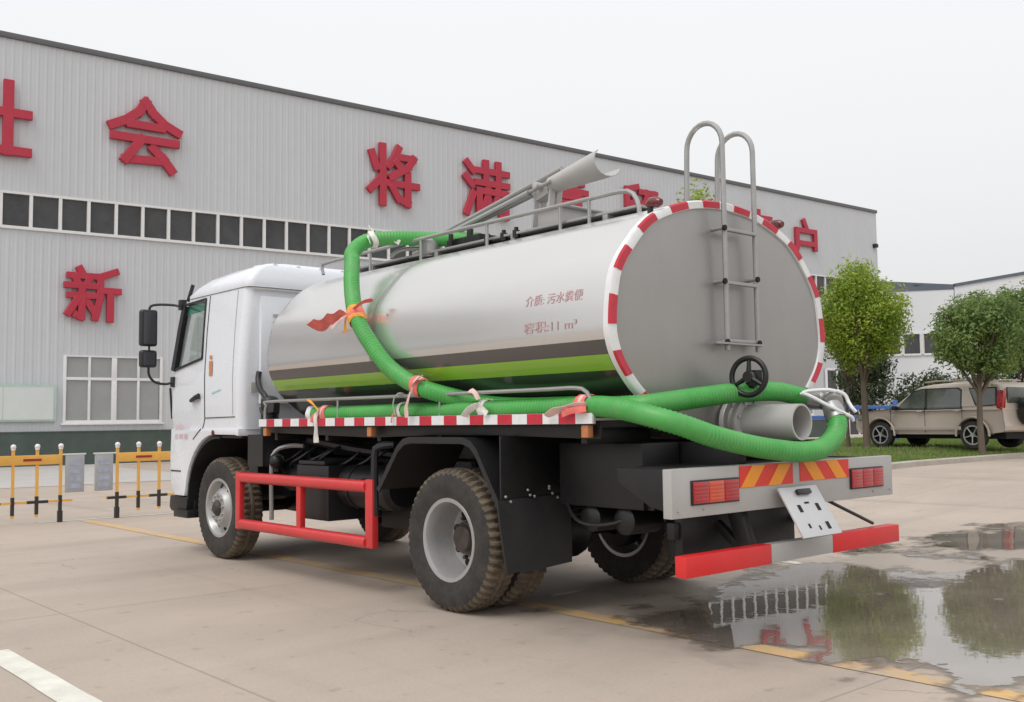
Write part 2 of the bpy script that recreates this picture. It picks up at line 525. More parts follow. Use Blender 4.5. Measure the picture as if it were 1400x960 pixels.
def concrete_mat():
    m = bpy.data.materials.new('yard_concrete')
    m.use_nodes = True
    N, L = m.node_tree.nodes, m.node_tree.links
    b = N['Principled BSDF']
    g = N.new('ShaderNodeNewGeometry')
    def noise_(scale, detail=6, rough=0.6, stretch=None):
        n = N.new('ShaderNodeTexNoise')
        n.inputs['Scale'].default_value = scale
        n.inputs['Detail'].default_value = detail
        n.inputs['Roughness'].default_value = rough
        if stretch:
            mp = N.new('ShaderNodeMapping')
            mp.inputs['Scale'].default_value = stretch
            mp.inputs['Rotation'].default_value = (0, 0, radians(40))
            L.new(g.outputs['Position'], mp.inputs['Vector'])
            L.new(mp.outputs[0], n.inputs['Vector'])
        else:
            L.new(g.outputs['Position'], n.inputs['Vector'])
        return n.outputs['Fac']
    def rng(v, a, b_, c, d):
        r = N.new('ShaderNodeMapRange')
        for k, x in zip(('From Min', 'From Max', 'To Min', 'To Max'), (a, b_, c, d)):
            r.inputs[k].default_value = x
        L.new(v, r.inputs['Value'])
        return r.outputs[0]
    def mth(op, a, b_):
        k = N.new('ShaderNodeMath')
        k.operation = op
        for i, x in enumerate((a, b_)):
            if isinstance(x, (int, float)): k.inputs[i].default_value = x
            else: L.new(x, k.inputs[i])
        return k.outputs[0]
    big = rng(noise_(0.35, 5), 0.3, 0.7, 0.90, 1.08)
    mid = rng(noise_(1.7, 6, 0.65, (1, 0.3, 1)), 0.3, 0.7, 0.93, 1.06)
    fine = rng(noise_(45, 4, 0.7), 0.3, 0.7, 0.93, 1.07)
    spots = rng(noise_(6.5, 3, 0.5), 0.64, 0.74, 1.0, 0.80)
    def stretched(sx_, sy_, scale, detail=4):
        mp = N.new('ShaderNodeMapping')
        mp.inputs['Scale'].default_value = (sx_, sy_, 1)
        L.new(g.outputs['Position'], mp.inputs['Vector'])
        n = N.new('ShaderNodeTexNoise')
        n.inputs['Scale'].default_value = scale
        n.inputs['Detail'].default_value = detail
        n.inputs['Distortion'].default_value = .4
        L.new(mp.outputs[0], n.inputs['Vector'])
        return n.outputs['Fac']
    tyre = rng(stretched(.10, 1.6, 1.0), .55, .72, 1.0, .86)
    tyre2 = rng(stretched(1.1, .12, .9), .56, .74, 1.0, .88)
    oil = rng(noise_(0.9, 4, 0.55), .66, .78, 1.0, .78)
    vo = N.new('ShaderNodeTexVoronoi')
    vo.feature = 'DISTANCE_TO_EDGE'
    vo.inputs['Scale'].default_value = .33
    wv = N.new('ShaderNodeVectorMath')
    wv.operation = 'ADD'
    nv = N.new('ShaderNodeTexNoise')
    nv.inputs['Scale'].default_value = 2.2
    nv.inputs['Detail'].default_value = 6
    L.new(g.outputs['Position'], nv.inputs['Vector'])
    sc_ = N.new('ShaderNodeVectorMath')
    sc_.operation = 'SCALE'
    sc_.inputs['Scale'].default_value = .5
    L.new(nv.outputs['Color'], sc_.inputs[0])
    L.new(g.outputs['Position'], wv.inputs[0])
    L.new(sc_.outputs[0], wv.inputs[1])
    L.new(wv.outputs[0], vo.inputs['Vector'])
    crk = mth('MULTIPLY', rng(vo.outputs['Distance'], .0012, .003, 1.0, 0.0), rng(noise_(.5, 2, .5), .52, .60, 0.0, 1.0))
    crack = rng(crk, 0, 1, 1.0, .62)
    f = mth('MULTIPLY', mth('MULTIPLY', big, mid), mth('MULTIPLY', fine, spots))
    f = mth('MULTIPLY', mth('MULTIPLY', f, mth('MULTIPLY', tyre, tyre2)), mth('MULTIPLY', oil, crack))
    vm = N.new('ShaderNodeVectorMath')
    vm.operation = 'SCALE'
    vm.inputs[0].default_value = (0.425, 0.354, 0.295)
    L.new(f, vm.inputs['Scale'])
    # sawn joints, 5 m apart
    sp = N.new('ShaderNodeSeparateXYZ')
    L.new(g.outputs['Position'], sp.inputs[0])
    def joint(axis, off, per):
        a = mth('ADD', sp.outputs[axis], -off + per * 50 + per / 2)
        a = mth('MODULO', a, per)
        a = mth('ABSOLUTE', mth('SUBTRACT', a, per / 2), 0)
        return rng(a, 0.004, 0.012, 1.0, 0.0)
    j = mth('MAXIMUM', joint('X', -0.95, 5.0), joint('Y', -1.3, 4.5))
    mx = N.new('ShaderNodeMix')
    mx.data_type = 'RGBA'
    L.new(mth('MULTIPLY', j, 0.38), mx.inputs['Factor'])
    L.new(vm.outputs[0], mx.inputs['A'])
    mx.inputs['B'].default_value = (0.14, 0.11, 0.09, 1)
    # damp halo round the puddles (a stain with a shape of its own)
    dx = mth('MULTIPLY', mth('ADD', sp.outputs['X'], -0.1), 0.55)
    dy = mth('MULTIPLY', mth('ADD', sp.outputs['Y'], 2.3), 0.30)
    d = mth('SQRT', mth('ADD', mth('MULTIPLY', dx, dx), mth('MULTIPLY', dy, dy)), 0)
    d = mth('ADD', d, rng(noise_(1.1, 6, 0.7), 0.2, 0.8, -0.55, 0.55))
    wet = rng(d, 0.75, 1.05, 1.0, 0.0)
    mx2 = N.new('ShaderNodeMix')
    mx2.data_type = 'RGBA'
    L.new(mth('MULTIPLY', wet, 0.30), mx2.inputs['Factor'])
    L.new(mx.outputs['Result'], mx2.inputs['A'])
    mx2.inputs['B'].default_value = (0.22, 0.18, 0.155, 1)
    L.new(mx2.outputs['Result'], b.inputs['Base Color'])
    L.new(rng(wet, 0, 1, 0.72, 0.34), b.inputs['Roughness'])
    bp = N.new('ShaderNodeBump')
    bp.inputs['Strength'].default_value = 0.25
    bp.inputs['Distance'].default_value = 0.004
    h = mth('SUBTRACT', noise_(60, 5, 0.7), mth('MULTIPLY', j, 2.0))
    L.new(h, bp.inputs['Height'])
    L.new(bp.outputs[0], b.inputs['Normal'])
    return m
M['concrete'] = concrete_mat()

def water_mat():
    m = bpy.data.materials.new('puddle_water')
    m.use_nodes = True
    N, L = m.node_tree.nodes, m.node_tree.links
    b = N['Principled BSDF']
    g = N.new('ShaderNodeNewGeometry')
    def nz(scale, detail):
        n = N.new('ShaderNodeTexNoise')
        n.inputs['Scale'].default_value = scale
        n.inputs['Detail'].default_value = detail
        L.new(g.outputs['Position'], n.inputs['Vector'])
        return n.outputs['Fac']
    def rng(v, a, b_, c, d, smooth=False):
        r_ = N.new('ShaderNodeMapRange')
        if smooth: r_.interpolation_type = 'SMOOTHSTEP'
        for k_, x in zip(('From Min', 'From Max', 'To Min', 'To Max'), (a, b_, c, d)): r_.inputs[k_].default_value = x
        L.new(v, r_.inputs['Value'])
        return r_.outputs[0]
    cr = N.new('ShaderNodeValToRGB')
    cr.color_ramp.elements[0].position = 0.3
    cr.color_ramp.elements[0].color = (0.16, 0.13, 0.105, 1)
    cr.color_ramp.elements[1].position = 0.7
    cr.color_ramp.elements[1].color = (0.25, 0.21, 0.175, 1)
    L.new(nz(1.6, 5), cr.inputs['Fac'])
    L.new(cr.outputs[0], b.inputs['Base Color'])
    b.inputs['Roughness'].default_value = 0.02
    b.inputs['IOR'].default_value = 2.5
    bp = N.new('ShaderNodeBump')
    bp.inputs['Strength'].default_value = 0.12
    bp.inputs['Distance'].default_value = 0.004
    L.new(nz(6, 3), bp.inputs['Height'])
    L.new(bp.outputs[0], b.inputs['Normal'])
    # damp film: darker, barely glossy concrete round the standing water
    film = N.new('ShaderNodeBsdfPrincipled')
    film.inputs['Base Color'].default_value = (0.20, 0.165, 0.135, 1)
    film.inputs['Roughness'].default_value = 0.35
    tr = N.new('ShaderNodeBsdfTransparent')
    at = N.new('ShaderNodeAttribute')
    at.attribute_name = 'depth'
    ad = N.new('ShaderNodeMath')
    ad.operation = 'ADD'
    L.new(at.outputs['Fac'], ad.inputs[0])
    L.new(rng(nz(14, 5), 0.2, 0.8, -.07, .07), ad.inputs[1])
    d = ad.outputs[0]
    m1 = N.new('ShaderNodeMixShader')
    L.new(rng(d, -.12, .0, 0, .55, True), m1.inputs[0])
    L.new(tr.outputs[0], m1.inputs[1])
    L.new(film.outputs[0], m1.inputs[2])
    m2 = N.new('ShaderNodeMixShader')
    L.new(rng(d, -.005, .035, 0, 1, True), m2.inputs[0])
    L.new(m1.outputs[0], m2.inputs[1])
    L.new(b.outputs[0], m2.inputs[2])
    L.new(m2.outputs[0], N['Material Output'].inputs['Surface'])
    return m
M['water'] = water_mat()

# ---------------------------------------------------------------- the setting: ground, lines, water, lawn
def tz(x, y):
    """height of the yard: level by the lorry, rising towards the lawn with the parked cars"""
    return 0.30 * smoothstep(-5.5, -14.5, y) * (1 - smoothstep(24, 34, x))

def axis_pts(a, b, fine0, fine1, fs, cs):
    out, x = [], a
    while x < b:
        out.append(x)
        x += fs if fine0 <= x < fine1 else cs
    return out + [b]
gx = axis_pts(-300, 400, -20, 40, 1.0, 20)
gy = axis_pts(-400, 300, -40, 20, 1.0, 20)
g = MB()
g.add([(x, y, tz(x, y)) for x in gx for y in gy],
      [(i * len(gy) + j, (i + 1) * len(gy) + j, (i + 1) * len(gy) + j + 1, i * len(gy) + j + 1)
       for i in range(len(gx) - 1) for j in range(len(gy) - 1)])
tag(g.build('ground', M['concrete'], fix=False), kind='structure')

def strip(name, m, p, q, w, z=0.004, n=24, wob=0.004):
    """a painted line with slightly uneven edges"""
    p, q = Vector((*p, 0)), Vector((*q, 0))
    d = (q - p).normalized()
    u = Vector((-d.y, d.x, 0))
    b = MB()
    vs, fs = [], []
    for i in range(n + 1):
        c = p.lerp(q, i / n)
        for s_ in (-1, 1):
            e = c + u * s_ * (w / 2 + random.uniform(-wob, wob))
            vs.append((e.x, e.y, tz(e.x, e.y) + z))
    fs = [(2 * i, 2 * i + 1, 2 * i + 3, 2 * i + 2) for i in range(n)]
    b.add(vs, fs)
    return tag(b.build(name, m, smooth=0), kind='structure')
strip('yellow_road_line', M['line_yellow'], (-5, 0.56), (11.3, 0.62), 0.17, n=80)
strip('white_road_line', M['line_white'], (-6, 3.9), (3.06, 3.9), 0.16, n=40)
strip('white_road_line', M['line_white'], (-6, -2.72), (9, -2.45), 0.13, n=60)
strip('white_road_line', M['line_white'], (11.5, 1.2), (11.5, -6), 0.10, n=30)
b = MB()
b.add([(20.5, 60, 0.006), (20.5, -9, 0.006), (33.6, -9, 0.006), (38, 60, 0.006)], [(0, 1, 2, 3)])
tag(b.build('pavement', M['apron'], smooth=0), kind='structure')

def puddle(pts, seed, amp=0.2, z=0.005, cell=0.045):
    """a grid of water; the vertex attribute depth says how deep it stands, thinning out to nothing at the ragged rim"""
    P = [Vector(p) for p in pts]
    def sdist(p):
        d, ins = 1e9, False
        for a, c in zip(P, P[1:] + P[:1]):
            e = c - a
            t = max(0, min(1, (p - a).dot(e) / e.length_squared))
            d = min(d, (a + e * t - p).length)
            if (a.y > p.y) != (c.y > p.y) and p.x < (c.x - a.x) * (p.y - a.y) / (c.y - a.y) + a.x: ins = not ins
        return d if ins else -d
    x0, x1 = min(p.x for p in P) - .3, max(p.x for p in P) + .3
    y0, y1 = min(p.y for p in P) - .3, max(p.y for p in P) + .3
    nx, ny = int((x1 - x0) / cell), int((y1 - y0) / cell)
    vs, dep = [], []
    for i in range(nx + 1):
        for j in range(ny + 1):
            p = Vector((x0 + (x1 - x0) * i / nx, y0 + (y1 - y0) * j / ny))
            sd = max(-.35, min(.30, sdist(p)))
            q = noise.fractal(Vector((p.x * 2.6, p.y * 1.7, seed)), 0.8, 2.0, 5) * amp
            vs.append((p.x, p.y, z + tz(p.x, p.y)))
            dep.append(sd * .6 + q + .02)
    fs, used = [], {}
    for i in range(nx):
        for j in range(ny):
            f = (i * (ny + 1) + j, (i + 1) * (ny + 1) + j, (i + 1) * (ny + 1) + j + 1, i * (ny + 1) + j + 1)
            if max(dep[k_] for k_ in f) > -.13: fs.append(f)
    idx = sorted({k_ for f in fs for k_ in f})
    mp = {k_: n_ for n_, k_ in enumerate(idx)}
    me = bpy.data.meshes.new('puddle_water')
    me.from_pydata([vs[k_] for k_ in idx], [], [tuple(mp[k_] for k_ in f) for f in fs])
    at = me.attributes.new('depth', 'FLOAT', 'POINT')
    at.data.foreach_set('value', [dep[k_] for k_ in idx])
    me.materials.append(M['water'])
    return tag(put('puddle_water', me), kind='structure')
puddle([(0.80, 0.47), (0.5, 0.52), (0.22, 0.62), (-0.07, 0.53), (-0.41, 0.42), (-0.78, 0.43), (-1.13, 0.36), (-1.6, 0.40), (-2.3, 0.30),
        (-3.2, -1.2), (-2.6, -3.4), (-1.2, -4.3), (-0.3, -4.4), (0.35, -4.1), (0.3, -3.3), (0.52, -2.78), (0.9, -2.72), (1.35, -2.70), (1.72, -2.68), (1.78, -2.3),
        (1.55, -1.9), (1.30, -1.45), (1.12, -0.9), (1.0, -0.45), (0.92, 0.05), (0.98, 0.3)], 3, 0.24)
puddle([(1.45, -4.6), (1.70, -5.2), (1.62, -6.0), (1.4, -7.2), (0.9, -7.4), (0.86, -6.2), (0.62, -5.4), (0.88, -4.7), (0.72, -4.0), (1.02, -3.9), (1.12, -4.3)], 11, 0.22)
puddle([(1.75, -3.5), (1.9, -3.9), (1.78, -4.3), (1.62, -4.0)], 17, 0.15)
puddle([(0.1, -5.2), (0.3, -5.9), (0.1, -6.6), (-0.15, -6.0)], 19, 0.2)

# lawn with its kerb
LX0, LX1, LY0, LY1 = 6.62, 16.5, -60.0, -8.6
def lz(x, y):
    return tz(x, y) + 0.11 + 0.12 * smoothstep(6.7, 9.0, x)
k = MB()
n = 52
for i in range(n):
    y0 = LY1 + (LY0 - LY1) * i / n
    y1 = LY1 + (LY0 - LY1) * (i + 1) / n + 0.012
    a, c = tz(6.5, y0), tz(6.5, y1)
    k.add([(6.5, y0, a - .1), (6.64, y0, a - .1), (6.64, y0, a + .12), (6.5, y0, a + .10), (6.5, y1, c - .1), (6.64, y1, c - .1), (6.64, y1, c + .12), (6.5, y1, c + .10)],
          [(0, 1, 2, 3), (7, 6, 5, 4), (0, 3, 7, 4), (3, 2, 6, 7), (2, 1, 5, 6)])
k.bx(6.5, LX1, LY1 + 0.0, LY1 + 0.14, -0.05, 0.17)
tag(k.build('kerb', M['kerb'], smooth=0), kind='structure')
k = MB()
nx_, ny_ = 24, 60
k.add([(LX0 + (LX1 - LX0) * i / nx_, LY0 + (LY1 - LY0) * j / ny_, lz(LX0 + (LX1 - LX0) * i / nx_, LY0 + (LY1 - LY0) * j / ny_)) for i in range(nx_ + 1) for j in range(ny_ + 1)],
      [(i * (ny_ + 1) + j, (i + 1) * (ny_ + 1) + j, (i + 1) * (ny_ + 1) + j + 1, i * (ny_ + 1) + j + 1) for i in range(nx_) for j in range(ny_)])
M['soil'] = mat('lawn_soil', (0.085, 0.085, 0.035), 0.95, 0, 0.4, 2.0, 0.4, 30, dust=0.5, dustcol=(0.17, 0.14, 0.09))
tag(k.build('lawn', M['soil'], fix=False), kind='structure')
k = MB()
rnd = random.Random(5)
vs, fs = [], []
for i in range(52000):
    x = LX0 + 0.05 + (rnd.random() ** 1.3) * 9.5
    y = -9.0 - rnd.random() * 21
    if noise.noise(Vector((x * 0.7, y * 0.7, 2))) < -0.28 and rnd.random() < 0.75: continue
    if (Vector((x - 10.0, y + 18.6)).length < 1.6) and rnd.random() < 0.7: continue
    h = rnd.uniform(0.035, 0.085)
    a = rnd.random() * 2 * pi
    w = 0.011
    z = lz(x, y)
    dx, dy = cos(a) * w, sin(a) * w
    lx, ly = rnd.uniform(-.03, .03), rnd.uniform(-.03, .03)
    n0 = len(vs)
    vs += [(x - dx, y - dy, z), (x + dx, y + dy, z), (x + lx, y + ly, z + h)]
    fs.append((n0, n0 + 1, n0 + 2))
k.add(vs, fs)
tag(k.build('grass', M['grass'], fix=False, smooth=0), kind='stuff')

# ---------------------------------------------------------------- the tanker lorry
T = thing('tanker_truck', 'white and silver suction tanker lorry with lime side stripe and red side guard', 'truck', (2, 0, 0))
OFF = Vector((-2, 0, 0))       # parts are written in yard coordinates, x forward, y left, origin under the tail beam
def part(name, mb, m, parent=None, **k):
    # mb is in yard coordinates; children of the lorry sit at minus the lorry's own place
    if parent is None:
        return mb.build(name, m, T, loc=OFF, **k)
    return mb.build(name, m, parent, **k)     # a sub-part: its part already carries the offset

# --- chassis
b = MB()
for s_ in (-1, 1):
    b.prism([(0.05, .80), (6.9, .80), (6.9, 1.0), (0.05, 1.04)], 'y', s_ * .40, s_ * .47)
for x in (0.3, 1.2, 2.7, 3.6, 4.6, 5.6):
    b.bx(x, x + .08, -.40, .40, .84, .98)
for s_ in (-1, 1):
    b.bx(.10, 4.85, s_ * .38, s_ * .46, 1.045, 1.20)
part('chassis_frame', b, M['black'], bevel=.006)
b = MB()
b.cyl((2.09, -1.0, .51), (2.09, 1.0, .51), .085, 14)
b.ball((2.09, 0, .51), .24, 16, sq=(1, .8, 1))
part('rear_axle', b, M['black'])
b = MB()
b.cyl((6.03, -.9, .5), (6.03, .9, .5), .06, 10)
part('front_axle', b, M['black'])
b = MB()
b.tube([(5.4, 0, .80), (3.6, 0, .72), (2.3, 0, .54)], .055, 10)
part('drive_shaft', b, M['black'])
for s_ in (-1, 1):
    b = MB()
    for q in range(6):
        L_ = .75 - q * .09
        b.beam((2.09 - L_, s_ * .5, .67 + .03 * q - .02), (2.09 + L_, s_ * .5, .67 + .03 * q - .02), .09, .026)
    b.bx(2.02, 2.16, s_ * .5 - .06, s_ * .5 + .06, .56, .68)
    part('leaf_spring', b, M['black'])
# --- clutter between the axles
b = MB()
b.bx(4.0, 4.55, .55, 1.02, .50, .98)
b.bx(4.05, 4.5, .56, 1.03, .985, 1.02)
part('battery_box', b, M['black_plastic'], bevel=.012)
b = MB()
b.tube([(3.2, .78, .80), (3.25, .78, .80), (3.95, .78, .80), (4.0, .78, .80)], [.15, .19, .19, .15], 20)
for x in (3.4, 3.8): b.lathe([(.192, x - .02), (.197, x - .02), (.197, x + .02), (.192, x + .02)], (0, .78, .80), 'x', 20)
part('air_reservoir', b, M['black'])
b = MB()
b.tube([(4.62, .8, .84), (4.66, .8, .84), (5.0, .8, .84), (5.04, .8, .84)], [.09, .13, .13, .09], 16)
part('air_reservoir', b, M['black'])
b = MB()
b.ball((4.96, 1.0, 1.0), .075, 14)
b.cyl((4.96, 1.0, .9), (4.96, 1.0, 1.0), .03, 8)
part('oil_cup', b, M['iron'])
b = MB()
b.bx(3.15, 3.95, .05, .5, .42, .95)
b.cyl((3.1, .3, .75), (3.9, .3, .75), .2, 18)
b.tube(spline([(3.5, .3, .9), (3.55, .55, 1.05), (4.0, .75, 1.12), (4.7, .8, 1.2)]), .045, 8)
part('vacuum_pump', b, M['black'])
b = MB()
b.bx(2.95, 3.3, -.95, -.5, .55, .95)
b.bx(3.35, 4.9, -.98, -.50, .36, 1.0)
part('fuel_tank', b, M['black_plastic'], bevel=.03)
b = MB()
rr = random.Random(3)
for q in range(9):
    x0 = 3.1 + q * .25
    b.tube(spline([(x0, .62, 1.22), (x0 + .1, .8 + rr.random() * .15, 1.12 - rr.random() * .1), (x0 + .3, .75 + rr.random() * .2, .95), (x0 + .35, .6, .8)], .06), .014, 6)
part('hydraulic_lines', b, M['black_plastic'])['kind'] = 'stuff'
b = MB()
b.tube(spline([(5.02, 1.02, .45), (5.02, 1.02, .98), (5.0, .98, 1.10), (4.9, .9, 1.14), (4.75, .8, 1.14)], .05), .022, 8)
part('vent_pipe', b, M['steel'])
b = MB()
b.tube(spline([(3.05, 1.17, .62), (3.05, 1.17, 1.08), (3.02, 1.15, 1.16), (2.92, 1.05, 1.18)], .04), .03, 8)
part('drain_pipe', b, M['black_plastic'])

for (x, y, z) in ((2.55, .62, .72), (2.55, -.62, .72), (1.70, .62, .66), (1.70, -.62, .66)):
    b = MB()
    b.tube([(x - .10, y, z), (x - .08, y, z), (x + .06, y, z), (x + .12, y, z)], [.05, .085, .085, .05], 14)
    b.tube([(x + .12, y, z), (x + .26, y, z - .04)], .015, 6)
    part('brake_chamber', b, M['black'])
for s_ in (1, -1):
    b = MB()
    b.tube([(2.62, s_ * .50, 1.02), (2.42, s_ * .56, .60)], [.035, .028], 10)
    part('shock_absorber', b, M['black'])
b = MB()
rr = random.Random(8)
for q in range(16):
    x0, y0 = rr.uniform(.25, 2.6), rr.uniform(-.38, .75)
    b.tube(spline([(x0, y0, 1.0), (x0 + rr.uniform(-.1, .2), y0 + rr.uniform(-.1, .15), rr.uniform(.72, .86)), (x0 + rr.uniform(.2, .5), y0 + rr.uniform(-.2, .2), rr.uniform(.66, .8)), (x0 + rr.uniform(.4, .8), y0, .96)], .05), .012, 6)
part('air_line', b, M['black_plastic'])['kind'] = 'stuff'
b = MB()
for s_ in (1, -1):
    for q in range(34):
        b.cyl((.2 + q * .19, s_ * .47, .88 + .06 * (q % 2)), (.2 + q * .19, s_ * .485, .88 + .06 * (q % 2)), .012, 6)
part('frame_bolt', b, M['hub'])['kind'] = 'stuff'
for x in (.75, 1.05):
    b = MB()
    b.tube([(x, .50, .70), (x, .52, .70), (x, .80, .70), (x, .82, .70)], [.06, .09, .09, .06], 14)
    part('air_reservoir', b, M['black'])

# --- wheels
def tyre_mesh(name, w=.27, R=.51):
    prof = [(.285, -w * .36), (.30, -w * .44), (.36, -w * .5), (.42, -w * .5), (.455, -w * .485), (.475, -w * .47), (R - .012, -w * .40), (R, -w * .30), (R, -w * .12), (R - .012, -w * .10), (R - .012, -w * .06), (R, -w * .04)]
    prof = prof + [(r, -h) for r, h in reversed(prof)]
    nseg = 52 * 4
    def rm(k, i):
        j = min(i, len(prof) - 1 - i)
        ph = k % 4
        if 5 <= j <= 8 and ph in (0, 1): return -.022 if j > 5 else -.012
        return 0
    b = MB()
    b.lathe(prof, n=nseg, rmod=rm)
    m = len(prof)
    for q in range(nseg):
        for i in range(m - 1):
            j = min(i, m - 2 - i)
            b.m[q * (m - 1) + i] = 1 if j >= 5 else 0
    b.lathe([(.285, -w * .36), (.285, w * .36)], n=48)
    return b.mesh(name, [M['tyre'], M['tread']], smooth=20, fix=True)
TYRE = tyre_mesh('tyre')
def rim_rear():
    # outer dual: deep dish; lip at y=+0.11, disc far inside
    b = MB()
    b.lathe([(.287, .085), (.300, .115), (.296, .122), (.270, .118), (.262, .10), (.255, .02), (.245, -.06), (.225, -.10), (.20, -.108), (.16, -.10), (.13, -.085), (.0, -.085)], n=56)
    for k_ in range(8):
        a = 2 * pi * k_ / 8 + .2
        x, z = .190 * cos(a), .190 * sin(a)
        b.tube([(x, -.112, z), (x, -.100, z)], .030, 12, 1)
    return b.mesh('rim', [M['rim'], M['dark_hole']])
def hub_rear():
    b = MB()
    b.lathe([(.125, -.085), (.12, -.04), (.10, -.03), (.095, -.005), (.085, .005), (0, .008)], n=28)
    for k_ in range(10):
        a = 2 * pi * k_ / 10
        b.cyl((.145 * cos(a), -.083, .145 * sin(a)), (.145 * cos(a), -.05, .145 * sin(a)), .014, 6)
    return b.mesh('hub', M['hub'])
def rim_front():
    b = MB()
    b.lathe([(.287, .085), (.300, .115), (.296, .124), (.272, .120), (.258, .10), (.248, .07), (.235, .055), (.200, .075), (.170, .115), (.155, .13), (.10, .132), (.0, .132)], n=56)
    for k_ in range(8):
        a = 2 * pi * k_ / 8 + .1
        d = Vector((cos(a), 0, sin(a)))
        p = d * .218 + Vector((0, .066, 0))
        nn = (Vector((0, 1, 0)) * .85 + d * .5).normalized()
        b.tube([p - nn * .004, p + nn * .004], .024, 12, 1)
    return b.mesh('rim', [M['rim'], M['dark_hole']])
def hub_front():
    b = MB()
    b.lathe([(.082, .125), (.08, .145), (.06, .158), (.05, .17), (.04, .175), (0, .175)], n=24)
    for k_ in range(10):
        a = 2 * pi * k_ / 10 + .15
        b.cyl((.125 * cos(a), .13, .125 * sin(a)), (.125 * cos(a), .152, .125 * sin(a)), .013, 6, 1)
    return b.mesh('hub', [M['hub'], M['rim']])
RR, HR, RF, HF = rim_rear(), hub_rear(), rim_front(), hub_front()
def wheel(x, y, rim, hub, s_, rot=0.0):
    w = group_empty('wheel', T, Vector((x, y, .508)) + OFF, (0, rot, 0 if s_ > 0 else pi))
    put('tyre', TYRE, w)
    put('rim', rim, w)
    if hub: put('hub', hub, w)
    return w
for s_ in (1, -1):
    wheel(6.03, s_ * .955, RF, HF, s_, .3)
    wheel(2.09, s_ * 1.07, RR, HR, s_, .7)
    wheel(2.09, s_ * .755, RR, None, -s_, .2)
    b = MB()
    b.lathe([(.18, -.04), (.2, -.02), (.2, .12), (.1, .14)], (2.09, s_ * .62 - .05, .508), n=24)
    part('brake_drum', b, M['black'])

# --- rear mudguards and flaps
def mudguard(s_):
    pr = [(3.12, .86), (3.10, .90), (2.93, .84), (2.66, 1.17), (2.58, 1.225), (2.50, 1.24), (1.86, 1.24), (1.77, 1.215), (1.70, 1.15), (1.47, .80), (1.45, .74)]
    pr = pr[2:]
    secs = []
    for (x, z) in pr:
        cx, cz = 2.2, .4
        d = Vector((x - cx, z - cz)).normalized()
        y0, y1 = .58 * s_, 1.235 * s_
        secs.append([(x, y0, z), (x, y1, z), (x - d.x * .035, y1, z - d.y * .05), (x - d.x * .03, y1 - .02 * s_, z - d.y * .05), (x - d.x * .02, y1 - .02 * s_, z - d.y * .015), (x - d.x * .02, y0, z - d.y * .015)])
    b = MB()
    b.loft(secs)
    return part('mudguard', b, M['black_plastic'], smooth=30)
for s_ in (1, -1):
    g_ = mudguard(s_)
    b = MB()
    v0, v1 = s_ * .60, s_ * 1.262
    secs = []
    for q in range(9):
        t = q / 8
        z = .82 - t * .48
        xo = 1.455 - .012 * sin(t * 3) - .02 * t
        secs.append([(xo, v0, z + .02), (xo - .004, (v0 + v1) / 2, z), (xo, v1 - s_ * .06 * t * t, z), (xo + .014, v1 - s_ * .06 * t * t, z), (xo + .012, (v0 + v1) / 2, z), (xo + .014, v0, z + .02)])
    b.loft(secs)
    f_ = part('mudflap', b, M['flap'])
    b = MB()
    for q, (yy, zz) in enumerate(((1.20, .80), (1.155, .765), (1.00, .835), (.94, .79), (.98, .80), (.80, .835), (.77, .80), (.80, .85), (.72, .77))):
        b.ball((1.444, s_ * yy, zz + .045), .011, 8)
    part('bolt', b, M['steel'], f_)['kind'] = 'stuff'
    # upper splash plate above the flap
    b = MB()
    b.bx(1.462, 1.478, s_ * .60, s_ * 1.225, .80, 1.25)
    part('splash_plate', b, M['black'], bevel=.005)
# --- body skirt under the deck and side boxes at the tail
for s_ in (1, -1):
    b = MB()
    b.prism([(.66, 1.345), (4.93, 1.345), (4.93, 1.27), (3.2, 1.23), (2.4, 1.25), (1.6, 1.25), (.66, 1.23)], 'y', s_ * 1.08, s_ * 1.10)
    b.bx(.66, 4.93, s_ * .5, s_ * 1.08, 1.30, 1.345)
    for x in (.8, 1.5, 2.3, 3.1, 3.9, 4.8):
        b.bx(x, x + .05, s_ * .47, s_ * 1.08, 1.20, 1.30)
    part('body_skirt', b, M['black'], bevel=.004)
    b = MB()
    b.bx(.55, 1.30, s_ * .48, s_ * .84, .78, 1.20)
    part('tool_box', b, M['black'], bevel=.012)
    b = MB()
    b.prism([(.04, 1.06), (.50, 1.06), (.50, .98), (.25, .84), (.04, .80)], 'y', s_ * 1.10, s_ * 1.13)
    part('tail_bracket', b, M['black'], bevel=.004)
b = MB()
b.bx(.10, .55, -.9, .9, 1.02, 1.06)
b.bx(.30, .36, -.85, .85, .62, .72)
b.bx(.50, .56, -.80, .80, .78, 1.02)
b.bx(.28, .34, -.40, .80, .50, .80)
b.bx(.62, .70, -.60, .45, .46, .70)
part('tail_crossmember', b, M['black'], bevel=.006)
b = MB()
b.tube([(.42, -.35, .64), (.44, -.35, .64), (.44, .55, .64), (.42, .55, .64)], [.10, .14, .14, .10], 18)
part('air_reservoir', b, M['black'])
b = MB()
b.prism([(4.4, .45), (5.5, .42), (6.6, .45), (6.6, .95), (4.4, .95)], 'y', -.34, .34)
part('gearbox', b, M['black'], bevel=.05)

